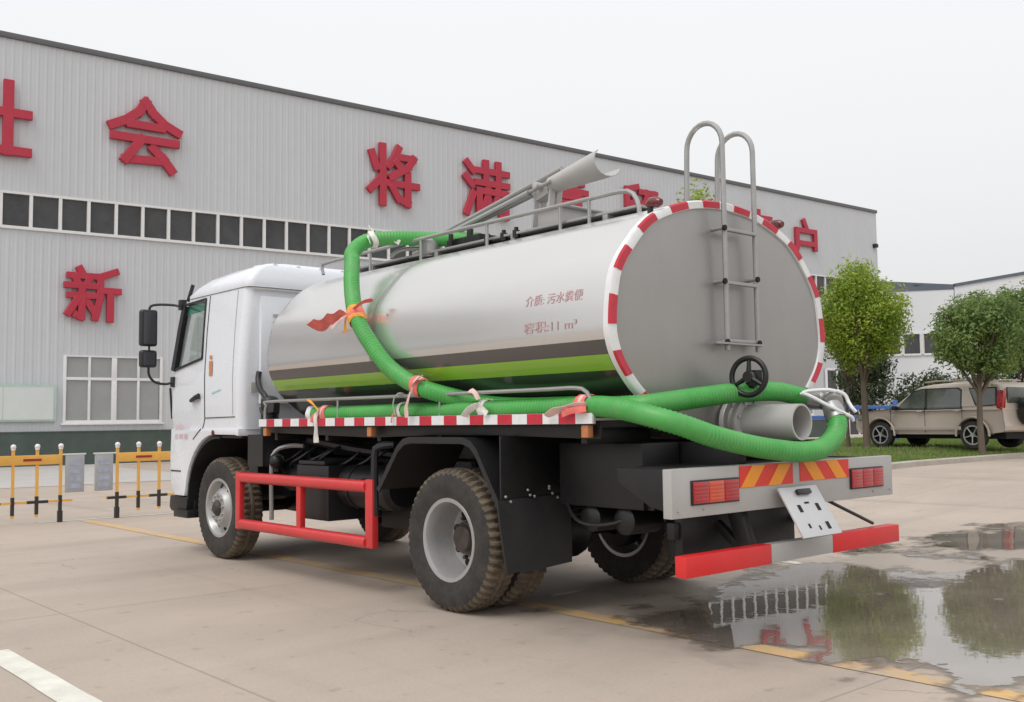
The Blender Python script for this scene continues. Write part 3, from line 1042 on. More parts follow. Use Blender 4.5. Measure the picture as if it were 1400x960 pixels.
# --- deck edge with red and white reflective strips, marker lamps, hose rail
for s_ in (1, -1):
    b = MB()
    b.bx(.625, 4.945, s_ * .84, s_ * 1.185, 1.346, 1.362)
    b.bx(.625, 4.945, s_ * 1.175, s_ * 1.195, 1.325, 1.395)
    dk = part('deck', b, M['tape_white'] if False else M['grey_beam'], bevel=.003)
    W_ = .15
    for q in range(29):
        x0 = .632 + q * .1485
        b = MB()
        b.bx(x0, x0 + .1465, s_ * 1.196, s_ * 1.199, 1.327, 1.393)
        part('reflective_strip', b, M['tape_red'] if q % 2 else M['tape_white'], dk, smooth=0)
    b = MB()
    y_ = s_ * 1.17
    b.tube(spline([(.66, y_, 1.38), (.665, y_, 1.46), (.70, y_, 1.52), (.80, y_, 1.55), (1.2, y_, 1.55), (3, y_, 1.55), (4.75, y_, 1.555), (4.84, y_, 1.53), (4.87, y_, 1.47), (4.87, y_, 1.37)], .05), .014, 8)
    for x in (2.2, 3.6):
        b.cyl((x, y_, 1.36), (x, y_, 1.55), .010, 8)
    part('hose_rail', b, M['steel'])
    for x in (.72, 3.12, 4.86):
        b = MB()
        b.bx(x - .03, x + .03, s_ * 1.13, s_ * 1.18, 1.24, 1.318)
        l_ = part('marker_lamp', b, M['amber'], bevel=.008)
# --- red side guard
for s_ in (1, -1):
    sg = MB()
    sg.bx(3.03, 3.135, s_ * 1.15, s_ * 1.21, .365, .905)
    gd = part('side_guard', sg, M['red'], bevel=.012)
    for (x0, x1) in ((5.31, 5.40), (4.16, 4.235)):
        b = MB()
        b.bx(x0, x1, s_ * 1.15, s_ * 1.205, .40 if x0 < 5 else .355, .82 if x0 < 5 else .90)
        part('guard_post', b, M['red'], gd, bevel=.012)
    for z in (.845, .405):
        b = MB()
        b.tube([(3.136, s_ * 1.175, z), (5.309, s_ * 1.175, z)], .05, 16)
        part('guard_rail', b, M['red'], gd)
    for z in (.845,):
        b = MB()
        for x in (3.5, 4.9):
            b.beam((x, s_ * .47, .9), (x, s_ * 1.14, z), .05, .05)
        part('guard_bracket', b, M['black'], gd)

# --- tail beam, lamps, boards, bumper bar, bracket plate
b = MB()
b.bx(0, .065, -1.228, 1.228, .789, 1.067)
bm_ = part('tail_beam', b, M['grey_beam'], bevel=.006)
def lamp(y0, y1, z0, z1, left):
    b = MB()
    b.bx(-.010, -.001, y0, y1, z0, z1)
    l_ = part('tail_lamp', b, M['black_plastic'], bm_, bevel=.006)
    n_ = 3
    for q in range(n_):
        a0 = y0 + (y1 - y0) * (.02 + .96 * (q + .015) / n_)
        a1 = y0 + (y1 - y0) * (.02 + .96 * (q + .985) / n_)
        c = MB()
        c.bx(-.017, -.0105, a0, a1, z0 + .010, z1 - .010)
        for t in range(5):
            zz = z0 + .02 + (z1 - z0 - .04) * (t + .5) / 5
            c.bx(-.0195, -.0172, a0 + .006, a1 - .006, zz - .008, zz + .008)
        # lens pieces are deeper than the allowed levels, so they are joined with the housing's own part
        yield c, (M['lens_orange'] if (q == 1 and left) else M['lens_red'])
for (y0, y1, left) in ((.612, 1.065, True), (-1.085, -.645, False)):
    z0, z1 = .855, .998
    for c, m_ in lamp(y0, y1, z0, z1, left):
        part('lamp_lens', c, m_, bm_, bevel=.003)
b = MB()
for yy in (-.58, .58, 0.35, -.35):
    b.ball((-.001, yy * 1.0 + (.6 if yy > 0 else -.6), .83), .008, 6)
part('bolt', b, M['steel'], bm_)['kind'] = 'stuff'
def board(y0, y1, z0, z1, lean):
    # a film board cut into slanting orange and red bars
    bb = MB()
    bb.bx(-.004, -.001, y0, y1, z0, z1)
    bd = part('reflective_board', bb, M['board_red'], bm_, smooth=0)
    n_ = 4
    w = (y0 - y1)
    H = z1 - z0
    for q in range(2):
        t0 = .12 + .5 * q if lean > 0 else .16 + .46 * q
        ya = y0 - w * t0
        d = .06 * lean
        bw = .135
        pl = [(ya + d, z0 + .001), (ya - bw + d, z0 + .001), (ya - bw - d, z1 - .001), (ya - d, z1 - .001)]
        pl = [(min(max(p, min(y0, y1) + .002), max(y0, y1) - .002), z) for p, z in pl]
        c = MB()
        c.prism(pl, 'x', -.0065, -.0042)
        part('board_bar', c, M['board_orange'], bm_, smooth=0)
board(.600, .035, .932, 1.062, 1)
board(-.045, -.635, .940, 1.062, -1)
b = MB()
b.bx(-.055, .02, -1.185, 1.185, .466, .581)
bp_ = part('bumper_bar', b, M['grey_beam'], bevel=.006)
for (y0, y1) in ((.37, 1.187), (-1.187, -.32)):
    b = MB()
    b.bx(-.058, .023, y0, y1, .464, .583)
    part('red_film', b, M['red_board'], bp_, bevel=.005)
for s_ in (1, -1):
    b = MB()
    b.beam((.16, s_ * .435, .82), (.06, s_ * .435, .52), .07, .10)
    b.beam((.45, s_ * .435, .82), (.06, s_ * .435, .50), .05, .05)
    part('bumper_bracket', b, M['black'], bevel=.005)
# hinged number bracket, hanging from the beam and leaning back
b = MB()
b.box((0, 0, 0), (.012, .43, .345))
pr_ = Matrix.Rotation(radians(32), 3, 'Y')
np_ = MB()
for (y, z) in ((.0, 0),):
    pass
plate = MB()
ysl = [(-.215, .172), (.215, .172), (.225, -.172), (-.205, -.172)]
plate.prism([(p, q) for p, q in ysl], 'x', -.006, .006)
po = part('number_bracket', MB().add([Vector(pr_ @ Vector(v)) + Vector((-.125, .045, .765)) for v in plate.v], plate.f), M['number_steel'], bevel=.003)
def on_plate(mb):
    return MB().add([Vector(pr_ @ Vector(v)) + Vector((-.125, .045, .765)) for v in mb.v], mb.f)
for (y, z, w, h) in ((.10, .02, .035, .05), (-.10, .02, .035, .05), (-.10, -.11, .035, .05), (.0, .055, .05, .012), (.10, -.10, .02, .03), (0.0, -.12, .016, .03)):
    c = MB()
    c.bx(-.0085, -.0062, y - w / 2, y + w / 2, z - h / 2, z + h / 2)
    part('slot', on_plate(c), M['dark_hole'], po, smooth=0)
c = MB()
c.bx(-.03, -.0065, -.09, .06, .11, .145)
part('plate_lamp', on_plate(c), M['black_plastic'], po, bevel=.008)
b = MB()
b.tube(spline([(.05, -.42, .80), (.02, -.5, .76), (-.02, -.75, .66), (.0, -.95, .60)], .05), .012, 6)
part('brake_hose', b, M['black_plastic'])

# ---------------------------------------------------------------- the tank
TCZ = 1.96
_half = spline([(0, y, z) for y, z in ((0, 2.825), (.25, 2.805), (.46, 2.765), (.73, 2.67), (.89, 2.565), (1.04, 2.408), (1.11, 2.315), (1.148, 2.235), (1.176, 2.10), (1.19, 1.95),
                                       (1.182, 1.85), (1.13, 1.72), (1.02, 1.585), (.9, 1.485), (.7, 1.37), (.4, 1.255), (0, 1.205))], .01)
_arc = [0]
for _a, _b in zip(_half, _half[1:]): _arc.append(_arc[-1] + (_b - _a).length)
def ell(t, k=1.0, dz=0.0):
    """point on the tank's cross-section; t=0 is the top, grows towards the left side"""
    t %= 2 * pi
    sg_ = 1
    if t > pi: t, sg_ = 2 * pi - t, -1
    f = t / pi * (len(_half) - 1)
    i = min(int(f), len(_half) - 2)
    p = _half[i].lerp(_half[i + 1], f - i)
    return sg_ * p.y * k, TCZ + (p.z - TCZ) * k + dz
def t_of_z(z):
    i = min(range(len(_half)), key=lambda q: abs(_half[q].z - z))
    if 0 < i < len(_half) - 1:
        a, c = _half[i - 1], _half[i + 1]
        return pi * (i - 1 + 2 * (a.z - z) / (a.z - c.z)) / (len(_half) - 1)
    return pi * i / (len(_half) - 1)
NT = 180
TX0, TX1 = .50, 4.76
def section(x, k=1.0):
    return [(x, *ell(2 * pi * i / NT, k)) for i in range(NT)]
b = MB()
b.loft([section(TX0), section(TX0 + .02), section(2.2), section(3.05)] + [section(3.051, 1.0), section(TX1)] +
       [section(TX1 + .05, .995), section(TX1 + .10, .975), section(TX1 + .14, .93), section(TX1 + .17, .85), section(TX1 + .20, .65), section(TX1 + .22, .35)], caps=True)
tank = part('tank', b, M['tank'], smooth=60)
# rear cap: slightly dished plate inside the rim
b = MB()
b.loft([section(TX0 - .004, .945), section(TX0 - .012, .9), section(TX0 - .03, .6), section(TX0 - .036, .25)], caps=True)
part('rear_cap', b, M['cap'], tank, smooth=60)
# rim ring
b = MB()
b.loft([section(TX0 + .03, 1.004), section(TX0 - .012, 1.006), section(TX0 - .022, .995), section(TX0 - .018, .945), section(TX0 - .002, .94)], caps=False)
part('tank_rim', b, M['tape_white'], tank, smooth=50)
# red strips on the rim, equal arc steps
arc = [0]
for i in range(2000):
    a, c = ell(2 * pi * i / 2000), ell(2 * pi * (i + 1) / 2000)
    arc.append(arc[-1] + sqrt((a[0] - c[0]) ** 2 + (a[1] - c[1]) ** 2))
TOT = arc[-1]
def t_at(s_):
    s_ %= TOT
    lo, hi = 0, 2000
    while hi - lo > 1:
        m_ = (lo + hi) // 2
        if arc[m_] <= s_: lo = m_
        else: hi = m_
    return 2 * pi * (lo + (s_ - arc[lo]) / (arc[hi] - arc[lo])) / 2000
def s_of(y, z):
    best = min(range(2000), key=lambda i: (ell(2 * pi * i / 2000)[0] - y) ** 2 + (ell(2 * pi * i / 2000)[1] - z) ** 2)
    return arc[best]
s0 = s_of(1.18, 2.02)
for q in range(18):
    sc = s0 - q * TOT / 18
    c = MB()
    secs = []
    for j in range(7):
        t = t_at(sc + (j / 6 - .5) * .185)
        secs.append([(TX0 - .0145, *ell(t, 1.0085)), (TX0 - .0255, *ell(t, .996)), (TX0 - .0215, *ell(t, .948)), (TX0 - .017, *ell(t, .95)), (TX0 - .017, *ell(t, .99))])
    c.loft(secs)
    part('rim_strip', c, M['tape_red'], tank, smooth=0)
# long side stripes (film laid on the shell), left and right
def stripe(z0, z1, x0, x1, m_, s_):
    c = MB()
    tz_ = t_of_z
    n_ = 8
    secs = []
    for j in range(n_ + 1):
        t = tz_(z0 + (z1 - z0) * j / n_) * s_
        secs.append([(x0, *ell(t, 1.0028)), (x1, *ell(t, 1.0028))])
    c.loft(secs, caps=False, closed=False)
    return part('side_stripe', c, m_, tank, smooth=60)
for s_ in (1, -1):
    stripe(1.752, 1.838, TX0 + .035, TX1 + .02, M['dark_stripe'], s_)
    stripe(1.655, 1.750, TX0 + .035, TX1 + .02, M['lime'], s_)
    stripe(1.42, 1.653, TX0 + .035, TX1 + .01, M['dark_stripe2'], s_)
# weld seam band; its width and grey paint in a reflected streak
b = MB()
b.loft([section(3.03, 1.0008), section(3.035, 1.002), section(3.095, 1.002), section(3.10, 1.0008)], caps=False)
part('weld_seam_reflection', b, M['cap'], tank, smooth=60)
# stencilled writing on the left side
def tank_text(txt, x_left, x_right, zc, h):
    me = text_mesh(txt, .0)
    xs = [v.co.x for v in me.vertices]
    ys = [v.co.y for v in me.vertices]
    x0, x1, y0, y1 = min(xs), max(xs), min(ys), max(ys)
    for v in me.vertices:
        u = (v.co.x - x0) / (x1 - x0)
        z = zc + ((v.co.y - y0) / (y1 - y0) - .5) * h
        y = ell(t_of_z(z))[0] + .0035
        v.co = (x_left + (x_right - x_left) * u, y, z)
    me.materials.clear()
    me.materials.append(M['red_ink'])
    o = put('stencil_lettering', me, tank)
    return o
tank_text('介质: 污水粪便', 1.25, .72, 2.135, .072)
tank_text('容积:11 m³', 1.25, .76, 1.955, .075)
# rivet dots beside the seam
b = MB()
b.ball((2.88, 1.155, 2.195), .014, 8)
part('shell_stud', b, M['steel'], tank)

# rear ladder with hooped rails over the top
lad = group_empty('ladder', T, OFF)
for y in (.135, -.21):
    b = MB()
    top = 3.21 if y > 0 else 3.20
    pts = [(.40, y, 1.80), (.40, y, 2.4), (.40, y, top)]
    for q in range(1, 12):
        a = pi * q / 12
        pts.append((.40 + .15 - .15 * cos(a), y, top + .16 * sin(a)))
    pts += [(.70, y, top), (.71, y, 2.9), (.71, y, 2.78)]
    b.tube(pts, .019, 10)
    part('ladder_rail', b, M['steel'], lad)
for z in (2.615, 2.255, 1.865):
    b = MB()
    b.beam((.40, .135, z), (.40, -.21, z), .035, .022)
    part('rung', b, M['steel'], lad, bevel=.004)
b = MB()
b.prism([(.36, .30), (.36, -.24), (.42, -.24), (.42, .30)], 'z', 1.838, 1.85)
part('step_plate', b, M['steel'], lad)
for (y, z) in ((.16, 2.62), (.17, 2.26), (.16, 1.855), (-.20, 2.30), (-.20, 1.86)):
    b = MB()
    b.cyl((.385, y, z), (TX0 - .01, y, z), .014, 8)
    b.cyl((.372, y, z), (.388, y, z), .020, 8, 1)
    part('standoff', b, [M['steel'], M['dark_hole']], lad)
# rear clearance lamps
for y, z in ((.70, 2.735), (-.66, 2.755)):
    b = MB()
    b.cyl((.56, y, z - .06), (.56, y, z - .01), .02, 8, 1)
    b.tube([(.47, y, z), (.49, y, z + .004), (.55, y, z + .01), (.59, y, z)], [.022, .034, .036, .015], 14)
    part('clearance_lamp', b, [M['lens_dark'], M['black_plastic']])

# outlet pipe, flange, gate valve and hand wheel
b = MB()
b.lathe([(.112, -.06), (.117, -.06), (.117, .33), (.105, .33), (.105, -.06), (.112, -.06)], (0, 0, 1.32), 'x', 36)
part('outlet_pipe', b, M['grey_paint'], smooth=40)
b = MB()
b.cyl((.46, 0, 1.32), (.56, 0, 1.32), .13, 24)
b.lathe([(.0, .33), (.165, .33), (.168, .335), (.168, .362), (.165, .367), (0, .367)], (0, 0, 1.32), 'x', 32)
b.lathe([(.0, .43), (.165, .43), (.168, .435), (.168, .462), (.165, .467), (0, .467)], (0, 0, 1.32), 'x', 32)
b.cyl((.367, 0, 1.32), (.43, 0, 1.32), .12, 20)
for q in range(8):
    a = pi * 2 * q / 8 + .3
    b.cyl((.315, .142 * cos(a), 1.32 + .142 * sin(a)), (.345, .142 * cos(a), 1.32 + .142 * sin(a)), .014, 6)
b.bx(.375, .425, -.07, .07, 1.42, 1.55)
vl = part('gate_valve', b, M['grey_paint'], smooth=40)
b = MB()
hwc = Vector((.19, .205, 1.615))
ax = Vector((-.14, .985, .05)).normalized()
u_, w_ = frame_of(ax)
ring = [hwc + (u_ * cos(2 * pi * q / 40) + w_ * sin(2 * pi * q / 40)) * .120 for q in range(40)]
b.tube(ring, .018, 10, closed=True)
for q in range(3):
    a = 2 * pi * q / 3 + .5
    b.tube([hwc + (u_ * cos(a) + w_ * sin(a)) * .02 - ax * .0, hwc + (u_ * cos(a) + w_ * sin(a)) * .115], [.018, .012], 8)
b.cyl(hwc + ax * .02, hwc - ax * .03, .035, 14)
part('hand_wheel', b, M['iron'], smooth=50)
b = MB()
b.cyl(hwc - ax * .03, hwc - ax * .13, .022, 10)
q_ = hwc - ax * .11
b.box(tuple(q_), (.09, .10, .10), 0, (0, 0, .4))
b.cyl(q_ + Vector((0, -.03, .0)), q_ + Vector((.02, -.09, .0)), .035, 10)
b.cyl((.40, .02, 1.5), tuple(q_ + Vector((.02, 0, -.02))), .035, 10)
part('valve_gearbox', b, M['iron'], bevel=.01)

# --- walkway, rail, boom and chute on top of the tank
b = MB()
b.bx(.9, 4.7, -.42, .42, 2.815, 2.835)
for x in (1.2, 2.2, 3.2, 4.2): b.bx(x, x + .05, -.42, .42, 2.77, 2.815)
part('walkway', b, M['steel'], tank, bevel=.004)
for y in (.45, -.45):
    b = MB()
    b.tube(spline([(.87, y, 2.74), (.88, y, 2.82), (.92, y, 2.90), (1.02, y, 2.94), (1.4, y, 2.945), (3, y, 2.95), (4.6, y, 2.945), (5.02, y, 2.935), (5.06, y, 2.92), (5.06, y, 2.87), (5.02, y, 2.80)], .06), .017, 8)
    hr = part('walkway_rail', b, M['steel'])
    for x in (1.35, 1.65, 2.5, 3.4, 4.2):
        b = MB()
        b.cyl((x, y, 2.74), (x, y, 2.945), .014, 8)
        part('rail_post', b, M['steel'], hr)
# boom of two pipes rising to the rear
def seg(p, q, t): return Vector(p).lerp(Vector(q), t)
boom = group_empty('boom', T, OFF)
pA, pB = (4.05, .06, 2.97), (2.02, .06, 3.33)
for dz, r in ((0.03, .026), (-.07, .018)):
    b = MB()
    b.tube([(pA[0], .06, pA[2] + dz * .4), (pB[0], .06, pB[2] + dz)], r, 10)
    part('boom_pipe', b, M['steel'], boom)
b = MB()
b.tube([(3.35, .16, 3.02), (2.30, .16, 3.20)], .03, 10)
b.tube([(2.5, .16, 3.17), (2.05, .16, 3.25)], .016, 10)
part('ram', b, M['steel'], boom)
b = MB()
for x, z0, z1 in ((2.32, 2.84, 3.22), (2.14, 2.84, 3.25)):
    b.beam((x, .10, z0), (x - .05, .10, z1), .06, .02)
    b.beam((x, .02, z0), (x - .05, .02, z1), .06, .02)
b.box((2.22, .06, 3.20), (.18, .12, .10), 0, (0, .25, 0))
b.cyl((2.2, -.06, 3.24), (2.2, .2, 3.24), .03, 10)
part('boom_bracket', b, M['grey_paint'], boom, bevel=.006)
# half-pipe chute at the boom's tail
b = MB()
secs = []
for q in range(6):
    t = q / 5
    c0 = seg((2.12, .06, 3.25), (1.52, .06, 3.315), t)
    r = .08 + .06 * t
    ring = []
    for j in range(11):
        a = radians(-165 + 210 * j / 10)
        ring.append((c0.x, c0.y + r * cos(a) * 1.1, c0.z + r * sin(a) * .8))
    for j in range(10, -1, -1):
        a = radians(-165 + 210 * j / 10)
        ring.append((c0.x, c0.y + (r - .008) * cos(a) * 1.1, c0.z + (r - .008) * sin(a) * .8))
    secs.append(ring)
b.loft(secs)
part('chute', b, M['grey_paint'], boom, smooth=50)
b = MB()
b.bx(1.75, 2.0, -.15, .35, 2.836, 2.97)
b.bx(1.70, 2.05, -.18, .38, 2.97, 2.985)
part('hatch_box', b, M['grey_paint'], tank, bevel=.01)
# vent, relief valve and fittings near the front of the walkway
b = MB()
b.cyl((3.42, .32, 2.80), (3.42, .32, 2.93), .09, 18)
b.ball((3.42, .32, 2.935), .085, 14, sq=(1, 1, .6))
b.tube(spline([(3.5, .3, 2.9), (3.66, .42, 2.90), (3.72, .5, 2.86), (3.74, .56, 2.80)], .04), .02, 8)
part('relief_valve', b, M['steel'], tank)
b = MB()
b.bx(2.75, 3.2, .02, .32, 2.835, 2.92)
b.cyl((2.9, .3, 2.84), (2.9, .3, 2.98), .03, 10)
b.cyl((3.1, .35, 2.84), (3.1, .35, 2.96), .022, 10)
part('fitting_block', b, M['black'], tank, bevel=.01)
for x in (2.55, 2.35, 2.2):
    b = MB()
    b.cyl((x, .40, 2.79), (x, .40, 2.85), .03, 10)
    b.cyl((x, .40, 2.85), (x, .40, 2.875), .018, 6)
    part('tank_fitting', b, M['iron'], tank)

# ---------------------------------------------------------------- the cab
def rrect(xf, xr, hw, z, rf=.16, rr_=.07, n=5):
    """rounded rectangle ring at height z: front edge xf, rear edge xr, half width hw"""
    pts = []
    for cx, cy, r, a0 in ((xf - rf, hw - rf, rf, 0), (xr + rr_, hw - rr_, rr_, 90), (xr + rr_, -hw + rr_, rr_, 180), (xf - rf, -hw + rf, rf, 270)):
        for k_ in range(n + 1):
            a = radians(a0 + 90 * k_ / n)
            pts.append((cx + r * cos(a), cy + r * sin(a), z))
    return pts
def cab_levels(o=0.0):
    L = [(1.30, 7.19, 5.46, 1.125), (1.45, 7.20, 5.46, 1.135), (1.80, 7.18, 5.45, 1.14), (1.95, 7.15, 5.445, 1.135), (2.30, 7.04, 5.43, 1.115), (2.60, 6.93, 5.415, 1.09), (2.70, 6.885, 5.41, 1.08)]
    return [rrect(xf - o, xr + o, hw - o, z, .16, .09) for z, xf, xr, hw in L]
b = MB()
ro = [(2.705, 6.90, 5.38, 1.09), (2.735, 6.90, 5.375, 1.095), (2.80, 6.80, 5.38, 1.07), (2.87, 6.62, 5.39, 1.02), (2.92, 6.35, 5.40, .95), (2.955, 6.0, 5.42, .85), (2.97, 5.8, 5.46, .72)]
shell = MB()
shell.loft(cab_levels())
inner = MB()
lv = cab_levels(.045)
lv[0] = [(x, y, 1.40) for x, y, z in lv[0]]
lv[-1] = [(x, y, 2.66) for x, y, z in lv[-1]]
inner.loft(lv)
def tmp_obj(mb, name, m_):
    return mb.build(name, m_, None)
cabo = tmp_obj(shell, 'cab_body', M['white_paint'])
cut = []
cut.append(tmp_obj(inner, 'cut_a', M['seat']))
c = MB()
c.prism([(7.00, 1.955), (6.905, 2.40), (6.845, 2.625), (6.79, 2.655), (6.34, 2.655), (6.325, 2.05)], 'y', -1.6, 1.6)
cut.append(tmp_obj(c, 'cut_b', M['white_paint']))
c = MB()
c.prism([(-1.05, 1.98), (1.05, 1.98), (1.01, 2.63), (-1.01, 2.63)], 'x', 6.82, 7.6)
cut.append(tmp_obj(c, 'cut_c', M['white_paint']))
for q, co_ in enumerate(cut):
    md = cabo.modifiers.new('b%d' % q, 'BOOLEAN')
    md.operation = 'DIFFERENCE'
    md.object = co_
    md.solver = 'EXACT'
dg = bpy.context.evaluated_depsgraph_get()
dg.update()
me = bpy.data.meshes.new_from_object(cabo.evaluated_get(dg))
bpy.data.objects.remove(cabo)
for co_ in cut: bpy.data.objects.remove(co_)
me.materials.clear()
me.materials.append(M['white_paint'])
for p_ in me.polygons: p_.material_index = 0
me.set_sharp_from_angle(angle=radians(30))
cab = put('cab', me, T, OFF)
b = MB()
b.loft([rrect(xf, xr, hw, z, .2 + (z - 2.7) * .5, .08) for z, xf, xr, hw in ro])
part('cab_roof', b, M['white_paint'], cab, smooth=40)
b = MB()
for q in range(7):
    y = -.78 + q * .26
    b.tube([(5.41, y, 2.925), (5.8, y, 2.955), (6.15, y, 2.92)], [.03, .035, .015], 8)
part('roof_rib', b, M['white_paint'], cab)
# lower front, wheel-arch quarter and bumper, both sides
arch = []
for q in range(13):
    a = radians(95 + (188 - 95) * q / 12)
    arch.append((6.0 - .68 * cos(a), .60 + .65 * sin(a)))
arch = [(6.0 + .70 * cos(radians(88 - 80 * q / 10)), .56 + .69 * sin(radians(88 - 80 * q / 10))) for q in range(11)]
side = [(5.47, 1.31), (5.47, 1.235), (5.55, 1.245)] + arch + [(6.72, .60), (6.98, .60), (7.03, .72), (7.03, 1.31)]
b = MB()
b.prism(side, 'y', .90, 1.145)
b.prism(side, 'y', -1.145, -.90)
b.loft([rrect(7.14, 6.76, 1.13, .60, .16, .02), rrect(7.20, 6.76, 1.146, .72, .16, .02), rrect(7.21, 6.76, 1.146, 1.0, .16, .02), rrect(7.20, 6.76, 1.14, 1.31, .16, .02)])
part('lower_panel', b, M['white_paint'], cab, bevel=.012, smooth=35)
b = MB()
b.prism([(6.69, .59), (7.14, .59), (7.16, .46), (7.10, .42), (6.72, .44)], 'y', -1.12, 1.12)
part('front_bumper', b, M['black_plastic'], cab, bevel=.015)
for s_ in (1, -1):
    b = MB()
    b.bx(6.62, 6.97, s_ * .95, s_ * 1.15, .37, .45)
    b.bx(6.66, 6.72, s_ * 1.0, s_ * 1.05, .45, .55)
    part('cab_step', b, M['black_plastic'], cab, bevel=.008)
    b = MB()
    ins = [(6.0 + .69 * cos(radians(95 - 95 * q / 12)), .56 + .67 * sin(radians(95 - 95 * q / 12))) for q in range(13)]
    secs = [[(x, s_ * .55, z), (x, s_ * 1.12, z), (x - .02, s_ * 1.12, z - .02), (x - .02, s_ * .55, z - .02)] for x, z in ins + [(6.7, .6)]]
    b.loft(secs)
    b.bx(5.48, 6.0, s_ * .55, s_ * 1.10, 1.215, 1.235)
    b.bx(5.30, 5.48, s_ * .55, s_ * 1.02, .86, 1.22)
    b.bx(5.48, 6.6, s_ * .50, s_ * .56, .62, 1.22)
    part('arch_liner', b, M['black_plastic'], cab, smooth=30)
    # door: seam, handle
    b = MB()
    yd = s_ * 1.147
    seam = [(6.24, 2.69), (6.24, 2.6), (6.24, 2.3), (6.24, 1.95), (6.24, 1.80), (6.24, 1.45), (6.24, 1.42)]
    seam2 = [(5.56, 1.425), (6.24, 1.42), (6.27, 1.36), (6.31, 1.313)]
    seam3 = [(6.31, 1.309), (6.50, 1.20)]
    for p_, q_ in list(zip(seam, seam[1:])) + list(zip(seam2, seam2[1:])) + list(zip(seam3, seam3[1:])):
        def hw(z):
            T_ = [(1.2, 1.146), (1.31, 1.146), (1.312, 1.1265), (1.45, 1.136), (1.80, 1.141), (1.95, 1.136), (2.30, 1.116), (2.60, 1.091), (2.70, 1.081)]
            for (z0, w0), (z1, w1) in zip(T_, T_[1:]):
                if z0 <= z <= z1: return w0 + (w1 - w0) * (z - z0) / (z1 - z0)
            return 1.08
        b.beam((p_[0], s_ * hw(p_[1]), p_[1]), (q_[0], s_ * hw(q_[1]), q_[1]), .010, .008)
    part('door_seam', b, M['black_plastic'], cab, smooth=0)
    b = MB()
    b.beam((6.80, s_ * 1.1465, .86), (7.05, s_ * 1.146, .86), .012, .014)
    part('bumper_seam', b, M['black_plastic'], cab, smooth=0)
    b = MB()
    zs = (1.44, 1.80, 1.95, 2.30, 2.60, 2.685)
    for z0, z1 in zip(zs, zs[1:]):
        b.beam((5.60, s_ * hw(z0), z0), (5.60, s_ * hw(z1), z1), .010, .005)
    part('pillar_seam', b, M['grey_paint'], cab, smooth=0)
    b = MB()
    b.tube([(6.54, s_ * 1.15, 1.60), (6.50, s_ * 1.17, 1.605), (6.38, s_ * 1.175, 1.635), (6.34, s_ * 1.155, 1.65)], [.014, .022, .026, .03], 10)
    part('door_handle', b, M['black_plastic'], cab)
    b = MB()
    b.tube([(6.02, s_ * 1.143, 1.265), (6.02, s_ * 1.152, 1.265)], .03, 14)
    part('side_reflector', b, M['lens_dark'], cab)
    b = MB()
    b.beam((7.165, s_ * 1.095, 1.42), (7.185, s_ * 1.11, 1.76), .02, .015)
    part('corner_vent', b, M['black_plastic'], cab)
    # A pillar seal and window glass with green top band
    b = MB()
    yy = lambda z: s_ * (1.14 - (z - 1.95) * .077 - .010)
    pw = [(7.00, 1.955), (6.905, 2.40), (6.845, 2.625), (6.79, 2.655), (6.34, 2.655), (6.325, 2.05)]
    b.add([(x, yy(z), z) for x, z in pw] + [(x, yy(z) - s_ * .006, z) for x, z in pw], [(0, 1, 2, 3, 4, 5), (11, 10, 9, 8, 7, 6)] + [(i, (i + 1) % 6, 6 + (i + 1) % 6, 6 + i) for i in range(6)])
    part('door_window', b, M['pane'], cab, smooth=0)
    b = MB()
    yi = lambda z: yy(z) - s_ * .012
    pv = [(6.87, 2.53), (6.84, 2.62), (6.78, 2.65), (6.35, 2.65), (6.35, 2.56)]
    b.add([(x, yi(z), z) for x, z in pv] + [(x, yi(z) - s_ * .004, z) for x, z in pv], [(0, 1, 2, 3, 4), (9, 8, 7, 6, 5)] + [(i, (i + 1) % 5, 5 + (i + 1) % 5, 5 + i) for i in range(5)])
    part('sun_band', b, M['visor'], cab, smooth=0)
    b = MB()
    ys = lambda z: s_ * (1.14 - (z - 1.95) * .077 + .004)
    for (x0, z0), (x1, z1) in (((7.02, 1.94), (6.925, 2.40)), ((6.925, 2.40), (6.86, 2.64))):
        b.beam((x0, ys(z0) - s_ * .01, z0), (x1, ys(z1) - s_ * .01, z1), .05, .085)
    for (x0, z0), (x1, z1) in (((6.86, 2.65), (6.33, 2.668)), ((6.33, 2.668), (6.315, 2.04)), ((6.315, 2.04), (7.01, 1.945))):
        b.beam((x0, ys(z0), z0), (x1, ys(z1), z1), .016, .022)
    part('window_seal', b, M['black_plastic'], cab, smooth=0)
# windshield, dashboard, wheel, seats
b = MB()
b.add([(7.11, -.96, 1.98), (7.11, .96, 1.98), (6.925, .93, 2.63), (6.925, -.93, 2.63)], [(0, 1, 2, 3)])
part('windshield', b, M['pane'], cab, smooth=0)
b = MB()
b.prism([(6.65, 1.5), (7.1, 1.5), (7.1, 1.95), (6.95, 2.0), (6.7, 1.92)], 'y', -1.0, 1.0)
part('dashboard', b, M['black_plastic'], cab, bevel=.02)
b = MB()
cc_ = Vector((6.56, .5, 2.05))
a_ = Vector((-.6, 0, .8)).normalized()
u_, w_ = frame_of(a_)
b.tube([cc_ + (u_ * cos(2 * pi * q / 28) + w_ * sin(2 * pi * q / 28)) * .22 for q in range(28)], .016, 8, closed=True)
for q in range(3):
    b.tube([cc_, cc_ + (u_ * cos(2.1 * q) + w_ * sin(2.1 * q)) * .22], .014, 6)
b.cyl(cc_, cc_ - a_ * .4, .03, 8)
part('steering_wheel', b, M['iron'], cab)
for y in (.5, -.5):
    b = MB()
    b.bx(5.75, 6.3, y - .27, y + .27, 1.55, 1.75)
    b.box((5.78, y, 2.05), (.16, .5, .7), 0, (0, -.2, 0))
    b.box((5.68, y, 2.46), (.12, .3, .18), 0, (0, -.2, 0))
    part('seat', b, M['seat'], cab, bevel=.04)
